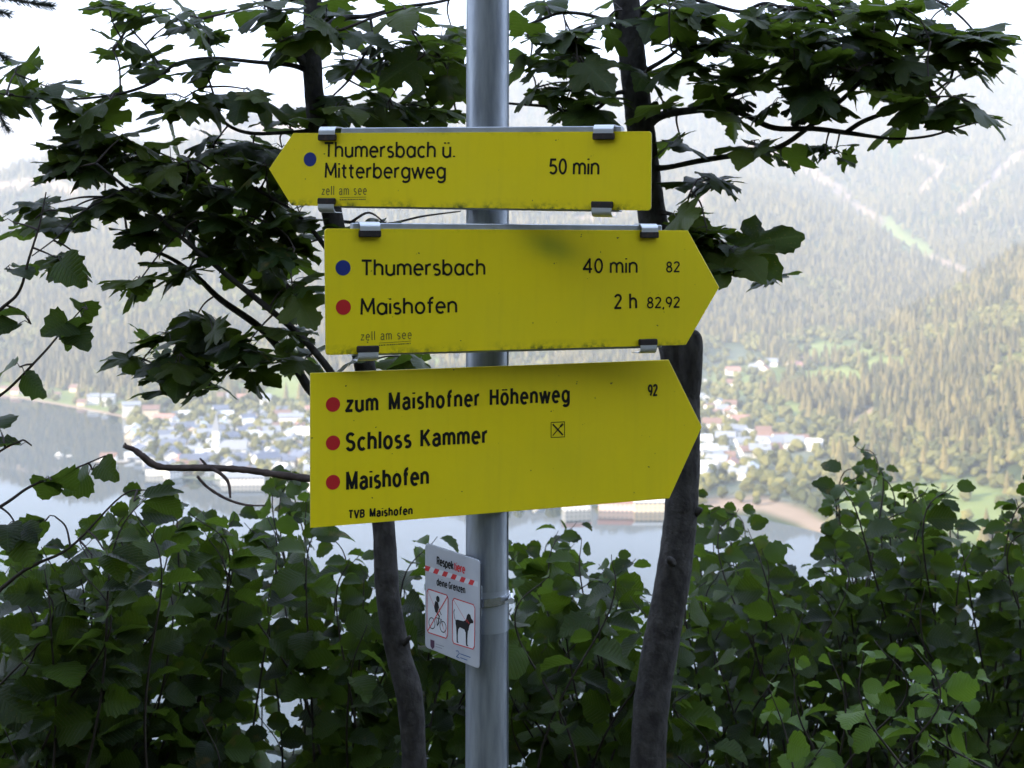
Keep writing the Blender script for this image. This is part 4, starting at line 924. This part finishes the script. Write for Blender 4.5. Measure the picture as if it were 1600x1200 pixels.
# left maple
TL = Tree('maple_tree', 'slender maple with dark trunk passing behind the signs left of the post', 'tree', (-.19, 2.75, -.05))
TL.limb([(655, 1420, 2.78, 22), (648, 1210, 2.77, 19), (640, 1090, 2.76, 21), (622, 1020, 2.76, 20), (606, 930, 2.75, 19), (600, 830, 2.75, 18), (588, 700, 2.75, 18), (568, 560, 2.75, 17), (545, 450, 2.75, 17), (520, 340, 2.75, 16), (497, 200, 2.75, 15.5), (488, 100, 2.75, 15), (488, -40, 2.74, 14), (480, -300, 2.72, 12)], 'trunk', n=16, lump=.06, sub=8)
TL.limb([(618, 1010, 2.76, 10), (634, 1002, 2.74, 5), (640, 994, 2.73, 2)], 'knot', track=False)
for b_ in [
    [(484, 112, 2.75, 5), (455, 102, 2.74, 4), (400, 97, 2.72, 3.2), (330, 91, 2.70, 3), (275, 100, 2.68, 2.8), (245, 125, 2.67, 2.6), (205, 142, 2.66, 2.4), (150, 152, 2.65, 2), (90, 155, 2.64, 1.6), (10, 148, 2.62, 1.2), (-60, 130, 2.6, 1)],
    [(484, 108, 2.75, 9), (462, 80, 2.73, 7), (430, 25, 2.70, 6.5), (400, -40, 2.68, 6), (360, -140, 2.65, 4)],
    [(490, 60, 2.75, 7), (530, 30, 2.78, 5), (575, 25, 2.8, 3.5), (625, 12, 2.82, 3), (690, 2, 2.84, 2.5), (760, -20, 2.86, 2)],
    [(578, 24, 2.8, 2.5), (583, 60, 2.79, 2), (570, 85, 2.79, 2), (545, 125, 2.78, 2), (520, 150, 2.78, 1.5)],
    [(600, 18, 2.81, 2.5), (660, 60, 2.84, 2), (700, 110, 2.86, 2), (712, 175, 2.86, 1.5)],
    [(497, 204, 2.75, 5), (450, 207, 2.72, 3.2), (390, 208, 2.70, 3), (352, 192, 2.69, 2.6), (338, 160, 2.68, 2), (325, 120, 2.66, 1.5)],
    [(586, 690, 2.75, 9), (545, 625, 2.72, 6.5), (515, 578, 2.70, 6), (470, 525, 2.68, 5.5), (420, 482, 2.66, 5), (365, 438, 2.64, 4.5), (325, 405, 2.63, 4), (285, 372, 2.62, 3.6), (240, 332, 2.61, 3), (195, 292, 2.6, 2.6), (150, 255, 2.58, 2)],
    [(590, 720, 2.75, 9), (540, 660, 2.78, 8), (488, 612, 2.80, 8), (462, 575, 2.80, 7), (410, 515, 2.80, 6), (345, 468, 2.80, 5), (305, 430, 2.80, 4), (260, 400, 2.80, 3), (200, 380, 2.8, 2)],
    [(540, 430, 2.75, 5), (480, 350, 2.72, 3.4), (430, 312, 2.70, 3), (380, 285, 2.69, 2.6), (325, 262, 2.68, 2)],
    [(465, 580, 2.80, 3), (430, 560, 2.78, 2.6), (395, 545, 2.77, 2.4), (350, 540, 2.75, 2), (300, 548, 2.74, 1.6)],
    [(200, 292, 2.6, 2), (130, 330, 2.6, 1.6), (90, 370, 2.6, 1.3), (50, 400, 2.6, 1)],
    [(520, 345, 2.75, 3), (600, 350, 2.80, 2), (660, 338, 2.82, 1.6), (720, 330, 2.84, 1)]]: TL.limb(b_, 'branch', n=7)
dead = TL.limb([(592, 752, 2.75, 8), (540, 752, 2.72, 6.5), (485, 748, 2.68, 6), (430, 741, 2.65, 5.6), (380, 734, 2.62, 5.4), (320, 731, 2.6, 5.2), (265, 731, 2.58, 5), (240, 726, 2.57, 5.5), (222, 712, 2.56, 5), (208, 702, 2.56, 4), (193, 697, 2.55, 3)], 'dead_branch', m_dead, lump=.25, sub=7, track=False)
dead['label'] = 'bare leafless dead branch'
for b_ in [[(330, 731, 2.6, 3), (347, 742, 2.59, 2.8), (357, 755, 2.59, 2.6), (360, 778, 2.58, 1.8)], [(308, 744, 2.6, 2.5), (325, 762, 2.6, 2.4), (355, 780, 2.59, 2.2), (385, 789, 2.58, 1.8), (415, 790, 2.57, 1)], [(325, 731, 2.6, 2.5), (318, 722, 2.6, 2), (312, 716, 2.6, 1.4)], [(200, 700, 2.555, 2), (195, 692, 2.55, 1)], [(226, 715, 2.56, 2), (226, 708, 2.56, .8)]]:
    o_ = TL.limb(b_, 'dead_twig', m_dead, lump=.25, track=False)
TL.mult = 1.8
for c in [ # (cx, cy, rx, ry, leaves)
    (178, 72, 24, 16, 2), (228, 28, 45, 20, 4), (240, 90, 22, 28, 3), (300, 28, 40, 22, 4), (170, 6, 26, 10, 2), (335, 55, 30, 14, 2), (430, 15, 35, 20, 4), (440, 60, 28, 28, 4),
    (530, 30, 40, 40, 7), (555, 95, 40, 40, 4), (625, 25, 40, 20, 4), (640, 75, 40, 22, 4), (700, 50, 28, 30, 4), (705, 110, 26, 36, 4), (540, 165, 40, 26, 5), (620, 170, 46, 24, 6), (690, 180, 36, 16, 4),
    (320, 105, 26, 20, 2), (275, 148, 35, 22, 3), (350, 158, 34, 26, 3), (300, 170, 40, 14, 2), (385, 150, 24, 26, 2), (455, 188, 28, 20, 2),
    (35, 105, 36, 16, 3), (90, 138, 36, 10, 2), (10, 140, 20, 22, 2), (85, 165, 28, 14, 3), (165, 155, 24, 12, 2),
    (160, 205, 60, 24, 7), (110, 235, 50, 26, 5), (190, 245, 60, 22, 6), (260, 245, 60, 24, 6), (350, 232, 60, 18, 5), (410, 225, 50, 16, 4), (420, 270, 50, 20, 5),
    (110, 265, 50, 18, 4), (250, 295, 60, 22, 7), (190, 310, 50, 20, 4), (330, 290, 50, 25, 6), (400, 310, 50, 25, 5), (300, 335, 55, 22, 6), (380, 350, 55, 25, 7), (450, 330, 40, 25, 5),
    (60, 322, 40, 14, 3), (130, 335, 40, 16, 3), (60, 350, 40, 10, 2), (240, 360, 45, 18, 4), (320, 380, 55, 20, 5), (400, 395, 50, 22, 6), (460, 390, 34, 30, 6), (460, 450, 34, 30, 5),
    (110, 408, 40, 8, 2), (215, 432, 26, 14, 2), (290, 415, 40, 14, 3), (420, 440, 34, 18, 3),
    (320, 510, 40, 20, 5), (255, 520, 30, 22, 3), (230, 558, 36, 16, 4), (300, 560, 46, 20, 5), (255, 600, 30, 14, 3), (320, 605, 30, 14, 2), (380, 540, 40, 22, 4), (440, 530, 34, 26, 4), (395, 575, 26, 10, 2), (480, 560, 20, 20, 2),
    (535, 370, 24, 30, 2), (560, 565, 20, 10, 1), (640, 565, 26, 6, 3), (600, 345, 20, 6, 1)]: TL.cluster(*c)
TL.finish()

# right maple
TR = Tree('maple_tree', 'forked maple with thick trunk and sawn stub right of the post', 'tree', (.30, 2.85, -.05))
TR.limb([(1005, 1420, 2.87, 34), (1012, 1210, 2.86, 28), (1018, 1100, 2.86, 28), (1034, 1000, 2.86, 28), (1052, 900, 2.85, 27), (1064, 800, 2.85, 26), (1068, 700, 2.85, 26), (1066, 620, 2.85, 27), (1056, 550, 2.85, 26), (1042, 470, 2.85, 24), (1026, 380, 2.85, 23), (1012, 290, 2.85, 22), (1001, 200, 2.85, 22), (991, 120, 2.85, 21), (982, 30, 2.85, 21), (972, -60, 2.84, 20), (950, -320, 2.82, 17)], 'trunk', n=18, lump=.05, sub=8)
stb = TR.limb([(1070, 640, 2.85, 20), (1074, 600, 2.84, 22), (1077, 560, 2.83, 21), (1077, 533, 2.83, 21), (1076, 522, 2.83, 17), (1075, 517, 2.83, 10)], 'stub', n=16, track=False, sub=3)
TR.limb([(1052, 880, 2.82, 6), (1047, 876, 2.80, 7), (1044, 872, 2.79, 3)], 'knot', track=False); TR.limb([(1085, 800, 2.84, 9), (1094, 796, 2.83, 5), (1096, 793, 2.83, 2)], 'knot', track=False)
for b_ in [
    [(1004, 205, 2.85, 9), (1030, 182, 2.84, 7), (1075, 173, 2.83, 6), (1135, 170, 2.82, 5), (1165, 180, 2.82, 4.5), (1210, 200, 2.81, 4.5), (1270, 201, 2.80, 4.2), (1320, 207, 2.79, 4), (1362, 213, 2.79, 3), (1400, 217, 2.78, 2.2), (1450, 213, 2.77, 2), (1495, 200, 2.76, 1.6)],
    [(1320, 208, 2.79, 4), (1348, 190, 2.80, 3.8), (1385, 176, 2.81, 3.4), (1420, 163, 2.82, 2.6), (1458, 145, 2.83, 2), (1485, 125, 2.84, 1.5)],
    [(1006, 262, 2.85, 8), (1040, 262, 2.83, 4.5), (1090, 252, 2.82, 4.5), (1140, 244, 2.81, 4.5), (1190, 238, 2.80, 4.5), (1225, 226, 2.80, 4.2), (1262, 200, 2.80, 4), (1305, 165, 2.80, 3.8), (1340, 132, 2.81, 3.4), (1375, 90, 2.82, 3), (1395, 60, 2.83, 2.4), (1420, 0, 2.84, 1.8)],
    [(1100, 170, 2.83, 4), (1140, 150, 2.84, 3.4), (1190, 137, 2.85, 3), (1260, 125, 2.86, 2.4), (1340, 115, 2.88, 1.8)],
    [(995, 150, 2.85, 5), (965, 145, 2.84, 3.5), (930, 172, 2.82, 3.2), (905, 180, 2.82, 3), (860, 167, 2.80, 2.6), (800, 162, 2.79, 2), (770, 158, 2.78, 1.6)],
    [(985, 60, 2.85, 5), (940, 30, 2.83, 3.4), (880, 20, 2.82, 2.6), (820, 40, 2.82, 2)],
    [(988, 30, 2.85, 7), (1040, -10, 2.85, 4), (1120, 10, 2.86, 3.5), (1160, 18, 2.86, 3), (1200, 5, 2.86, 2.6), (1260, 30, 2.87, 2.2), (1330, 40, 2.88, 1.8)],
    [(1010, 110, 2.85, 4), (1050, 85, 2.82, 3), (1085, 50, 2.82, 2.4), (1110, 10, 2.82, 2)],
    [(1018, 330, 2.85, 6), (1050, 335, 2.80, 3), (1090, 350, 2.78, 2.6), (1125, 375, 2.77, 2), (1150, 395, 2.77, 1.4)],
    [(980, -20, 2.85, 8), (1060, -60, 2.87, 5), (1200, -70, 2.9, 4), (1350, -50, 2.92, 3), (1480, 10, 2.92, 2), (1540, 70, 2.92, 1.4)]]: TR.limb(b_, 'branch', n=7)
TR.mult = 1.6
for c in [
    (870, 8, 36, 8, 2), (835, 55, 26, 22, 3), (890, 62, 34, 22, 4), (830, 95, 26, 16, 3), (900, 95, 36, 16, 3), (930, 40, 28, 8, 2), (850, 145, 36, 16, 4), (905, 130, 36, 18, 4), (940, 160, 28, 20, 3), (870, 172, 30, 8, 2),
    (960, 20, 20, 22, 2), (1030, 20, 26, 22, 3), (1060, 8, 34, 12, 3), (1050, 80, 24, 18, 2), (1100, 30, 34, 12, 3), (1125, 75, 34, 14, 3), (1060, 100, 36, 16, 3), (1100, 115, 36, 14, 3), (1015, 120, 24, 18, 2), (1040, 165, 30, 12, 2),
    (1180, 20, 50, 18, 5), (1250, 15, 50, 16, 6), (1330, 14, 50, 14, 6), (1400, 12, 40, 10, 4), (1170, 70, 40, 20, 5), (1230, 60, 46, 22, 7), (1300, 55, 46, 22, 7), (1370, 60, 46, 22, 7), (1440, 45, 34, 16, 3),
    (1180, 110, 46, 18, 5), (1250, 105, 46, 20, 7), (1320, 100, 46, 20, 7), (1390, 100, 44, 18, 6), (1460, 55, 46, 24, 5), (1530, 60, 34, 24, 5), (1540, 105, 28, 10, 2), (1480, 8, 30, 5, 1), (1490, 90, 34, 14, 3),
    (1120, 130, 26, 14, 2), (1300, 135, 46, 12, 4), (1370, 135, 40, 12, 4), (1430, 110, 34, 14, 3), (1500, 110, 30, 8, 2), (1235, 160, 24, 20, 3), (1290, 165, 24, 14, 2), (1440, 150, 24, 8, 1),
    (1480, 172, 30, 12, 3), (1520, 185, 26, 10, 2), (1450, 165, 22, 10, 1), (1500, 160, 30, 8, 1),
    (1130, 165, 30, 10, 2), (1160, 185, 26, 10, 1), (1055, 222, 22, 8, 2), (1105, 283, 32, 8, 2), (1175, 225, 20, 14, 2), (1225, 252, 10, 12, 1),
    (1060, 335, 36, 8, 2), (1100, 365, 26, 16, 3), (1135, 385, 22, 16, 3), (1165, 410, 20, 14, 2), (1190, 435, 12, 12, 1), (1085, 345, 26, 8, 1)]: TR.cluster(*c, Y=2.82, size=(.058, .100))
TR.mult = 1.0
TR.cluster(1085, 352, 34, 14, 3, Y=2.78, dY=.05, size=(.10, .125), per=2)
TR.cluster(1130, 385, 34, 18, 4, Y=2.77, dY=.05, size=(.10, .13), per=2)
TR.cluster(1178, 425, 18, 22, 2, Y=2.77, dY=.04, size=(.10, .12), per=2)
TR.cluster(1110, 280, 26, 10, 2, Y=2.78, dY=.04, size=(.09, .12), per=2)
TR.cluster(1440, 178, 40, 12, 3, Y=2.80, dY=.05, size=(.10, .13), per=2)
TR.cluster(1520, 60, 34, 24, 3, Y=2.80, dY=.05, size=(.10, .13), per=2)
TR.cluster(1300, 236, 34, 16, 9, Y=2.79, dY=.03, size=(.026, .045), tilt=.8, per=5)
TR.finish()
# winged seeds hanging in bunches
def seeds(tree, px, py, Y, k):
    mb = MB(); c = W(px, py, Y); a = tree.near(c); mb.tube([a - tree.base, a.lerp(c, .5) + Vector((.004, 0, .006)) - tree.base, c - tree.base], [.0014, .0011, .0008], 4)
    for i in range(k):
        d = Vector((random.uniform(-1, 1), random.uniform(-1, 1), random.uniform(-1.6, -.2))).normalized(); p = c + d * random.uniform(.008, .02); mb.tube([c - tree.base, p - tree.base], .0006, 3, cap=False)
        for s in (-1, 1):
            e = (d + Vector((s * random.uniform(.3, .8), 0, -.2))).normalized(); x = e.cross(Vector((random.uniform(-1, 1), 1, 0))).normalized(); L_ = random.uniform(.022, .030); pp = p - tree.base
            v = [pp - x * .002, pp + x * .003, pp + e * L_ * .4 + x * .005, pp + e * L_ * .9 + x * .006, pp + e * L_, pp + e * L_ * .8 - x * .003, pp + e * L_ * .4 - x * .002]; nn = e.cross(x) * .0006
            mb.add([q + nn for q in v] + [q - nn for q in v], [(0, 1, 2, 6), (6, 2, 3, 5), (5, 3, 4), (7, 13, 9, 8), (13, 12, 10, 9), (12, 11, 10)])
    obj('seed_bunch', mb.mesh('seed_bunch', m_seed), tree.root)
m_seed = mat('maple_seed', (.035, .05, .018), .7)
for a in [(1160, 152, 2.82, 9), (1245, 165, 2.81, 7), (1030, 150, 2.80, 5)]: seeds(TR, *a)
for a in [(585, 65, 2.79, 6), (610, 75, 2.79, 8), (603, 92, 2.79, 6)]: seeds(TL, *a)

# ------------------------------------------------------------------ hazel shrubs
def shrub(label, x0, x1, top, n_, Yr, base_px, leafsz, meshes=None, m=None, step=.030, power=.8, zone=None, name='hazel_shrub', lo=1230, inlen=(.30, .62), tall=3):
    Ym = (Yr[0] + Yr[1]) / 2; g = W(base_px, 388, Ym); root = empty(name, (g.x, Ym, -.05 - max(0, .8 * (Ym - 2.9))), label, 'shrub'); base = root.location.copy(); L = []
    bpy.context.view_layer.update()
    for i in range(n_):
        Y = random.uniform(*Yr); px = x0 + (x1 - x0) * (i + random.random()) / n_; px += random.uniform(-12, 12); tp = top(px); py = tp + 95 + (lo - tp) * random.random() ** power
        if i % tall == 0: py = tp + random.uniform(0, 75)
        tip = W(px, py, Y); g0 = -.05 - max(0, .8 * (Y - 2.9)); foot = Vector((g.x + (tip.x - g.x) * .7 + random.gauss(0, .16), Y + random.uniform(-.1, .1), g0))
        mid = foot.lerp(tip, .55) + Vector((random.gauss(0, .07), random.gauss(0, .04), .04)); bend = Vector((random.uniform(-.20, .20), random.uniform(-.1, .1), 0))
        q = smooth_path([foot, mid, tip - Vector((0, 0, .12)) - bend * .3, tip + bend * .15], 8); P = [Vector(a) for a in q]; n2 = len(P)
        mb = MB(); mb.tube([a - base for a in P], [(.0040 * (1 - t) + .0009 * t) * (1 if Ym < 4 else 1.2) for t in np.linspace(0, 1, n2)], 5); obj('stem', mb.mesh('stem', m_stem, True), root)
        # leaves alternate down from the tip
        ln = random.uniform(*inlen); acc = 0; k = 0; side = random.random() * 6.28; prev = P[-1]; tgt = 0; az = random.uniform(0, math.pi)
        for a in reversed(P[:-1]):
            d = (prev - a).length; 
            while acc + d > tgt and tgt < ln:
                t = (tgt - acc) / d; c = prev.lerp(a, t); ax = (prev - a).normalized(); s = 1 if k % 2 else -1; az2 = az + random.gauss(0, .5)
                o_ = Vector((math.cos(az2) * s, math.sin(az2) * s * .8, 0)); dd = (o_ + ax * .35 + Vector((0, 0, random.uniform(-.55, .15)))).normalized()
                sz = random.uniform(*leafsz) * min(1, .55 + tgt / .12 * .45); bp = c + dd * random.uniform(.008, .018); up = Vector((random.gauss(0, .75), -random.uniform(-.5, 1.1), random.uniform(.1, 1)))
                L.append((bp, frame(dd, up), sz, random.randrange(8))); mbp = None; tgt += step * random.uniform(.8, 1.25); k += 1
            acc += d; prev = a
            if tgt >= ln: break
    leaf_objects(root, L, meshes or HM, HP, m or m_hazel); return len(L)
def tp(*k): 
    xs = [a[0] for a in k]; y_ = [a[1] for a in k]; return lambda p: float(np.interp(p, xs, y_))
LZs = (.042, .092)
cnts = []
cnts.append(shrub('dense hazel shrub filling the lower left corner', -60, 330, tp((-60, 850), (0, 860), (60, 850), (120, 830), (170, 780), (210, 745), (270, 770), (330, 770)), 88, (2.75, 3.5), 120, (.042, .092)))
cnts.append(shrub('hazel shrub between the lower left corner and the slender trunk', 300, 740, tp((300, 780), (380, 775), (420, 745), (450, 720), (490, 760), (520, 830), (600, 860), (680, 820), (740, 850)), 82, (2.95, 3.8), 520, (.042, .092)))
cnts.append(shrub('hazel shrub between the steel post and the thick trunk', 770, 1075, tp((770, 880), (810, 845), (880, 800), (930, 850), (985, 850), (1075, 900)), 66, (3.0, 4.0), 930, LZs, power=.85))
cnts.append(shrub('tall hazel shrub rising right of the thick trunk', 1080, 1330, tp((1080, 770), (1115, 755), (1160, 800), (1210, 840), (1260, 900), (1300, 850), (1340, 760)), 90, (3.3, 4.4), 1200, (.040, .080), power=1.0))
cnts.append(shrub('hazel shrub with the highest shoots near the right edge', 1300, 1660, tp((1300, 850), (1335, 680), (1370, 690), (1395, 770), (1430, 710), (1480, 730), (1520, 860), (1570, 800), (1600, 750), (1660, 740)), 125, (3.4, 4.6), 1460, (.040, .080), power=1.0))
cnts.append(shrub('low hazel with light green young leaves in front at lower right', 1200, 1540, tp((1200, 1080), (1260, 1000), (1330, 990), (1400, 990), (1470, 970), (1540, 1060)), 22, (2.7, 3.1), 1340, (.045, .07), YM, m_young, inlen=(.15, .3)))
# shoots reaching in from the left edge, in front of the lake
HL = Tree('hazel_shrub', 'sparse hazel twigs reaching in at the left edge in front of the lake', 'shrub', W(-260, 388, 2.5) - Vector((0, 0, 1.65)))
for b_ in [[(-260, 1700, 2.5, 14), (-240, 1000, 2.5, 11), (-180, 700, 2.5, 8), (-90, 560, 2.5, 5), (0, 484, 2.5, 3), (30, 455, 2.5, 2.4), (45, 405, 2.5, 2), (62, 350, 2.5, 1.6), (72, 300, 2.5, 1)],
           [(-240, 1000, 2.5, 8), (-120, 860, 2.5, 5), (0, 792, 2.5, 3), (48, 760, 2.5, 2.4), (110, 735, 2.5, 1.8), (165, 712, 2.5, 1.2)],
           [(-200, 780, 2.5, 5), (-60, 640, 2.5, 3), (0, 618, 2.5, 2.4), (60, 560, 2.5, 2), (95, 520, 2.5, 1.5), (130, 480, 2.5, 1)],
           [(-220, 900, 2.5, 5), (-80, 760, 2.5, 3), (0, 705, 2.5, 2), (30, 690, 2.5, 1.4)],
           [(-230, 1000, 2.5, 8), (-60, 960, 2.5, 5), (40, 890, 2.5, 3), (110, 855, 2.5, 2.2), (190, 775, 2.5, 1.5), (235, 765, 2.5, 1)]]: HL.limb(b_, 'stem', m_stem, 6)
for c in [(18, 425, 26, 14, 2), (90, 405, 22, 12, 2), (30, 500, 34, 14, 2), (28, 578, 26, 20, 2), (2, 665, 18, 18, 1), (45, 690, 26, 12, 1), (100, 515, 26, 12, 2), (142, 482, 18, 10, 2), (20, 830, 36, 24, 3), (70, 815, 30, 22, 2),
          (95, 750, 30, 10, 2), (150, 735, 24, 12, 2), (165, 870, 40, 16, 3), (215, 775, 26, 14, 2), (5, 345, 24, 10, 1)]: HL.cluster(*c, Y=2.5, dY=.05, size=(.050, .075), per=2)
leaf_objects(HL.root, HL.leaves, HM, HP, m_hazel)
print('hazel leaves', cnts)

# ------------------------------------------------------------------ spruce reaching in at the top left corner
spc = Tree('spruce_tree', 'spruce with needled twigs reaching in at the top left corner', 'tree', W(-330, 388, 2.6) - Vector((0, 0, 1.65)))
spc.limb([(-330, 2000, 2.6, 60), (-335, 900, 2.6, 50), (-330, 0, 2.6, 40), (-330, -600, 2.6, 34)], 'trunk', n=12)
nd = MB(); 
for b_ in [[(-330, -60, 2.6, 8), (-150, -40, 2.6, 5), (-30, -10, 2.6, 3), (40, 3, 2.6, 2), (82, 10, 2.6, 1)], [(-330, -20, 2.6, 8), (-150, -10, 2.6, 5), (-40, 10, 2.6, 3), (15, 22, 2.6, 1)], [(-330, 60, 2.6, 8), (-120, 60, 2.6, 4), (-30, 72, 2.6, 2), (10, 92, 2.6, 1)],
           [(-330, 120, 2.6, 8), (-120, 130, 2.6, 4), (-20, 155, 2.6, 2), (12, 205, 2.6, 1)]]:
    spc.limb(b_, 'branch', m_twig, 6); Q = smooth_path([[*W(p[0], p[1], p[2])] for p in b_], 40)
    for i in range(len(Q) - 1):
        if Q[i][0] < W(-140, 0, 2.6).x: continue
        ax = Vector(Q[i + 1] - Q[i]).normalized()
        for k in range(5):
            a_ = random.uniform(0, 6.28); u = ax.orthogonal().normalized(); v_ = ax.cross(u); d = (u * math.cos(a_) + v_ * math.sin(a_) + ax * 1.1).normalized(); p = Vector(Q[i]) - spc.base
            nd.tube([p, p + d * random.uniform(.012, .017)], [.0006, .0003], 3, cap=False)
obj('needles', nd.mesh('needles', mat('spruce_needle', (.02, .04, .02), .6)), spc.root, kind='stuff')

# ------------------------------------------------------------------ haze
hz = MB(); hz.box((0, 3700, 700), (9500, 5300, 910)); ho = obj('haze', hz.mesh('haze', None), kind='stuff')
mh = bpy.data.materials.new('valley_haze'); mh.use_nodes = True; nh = mh.node_tree; nh.nodes.clear(); oh = nh.nodes.new('ShaderNodeOutputMaterial'); pvn = nh.nodes.new('ShaderNodeVolumePrincipled')
pvn.inputs['Color'].default_value = (.80, .865, .97, 1); pvn.inputs['Density'].default_value = HAZE; nh.links.new(pvn.outputs[0], oh.inputs['Volume'])
ho.data.materials.clear(); ho.data.materials.append(mh)
ho['label'] = 'pale morning haze filling the valley between the signs and the mountains'; ho['category'] = 'haze'
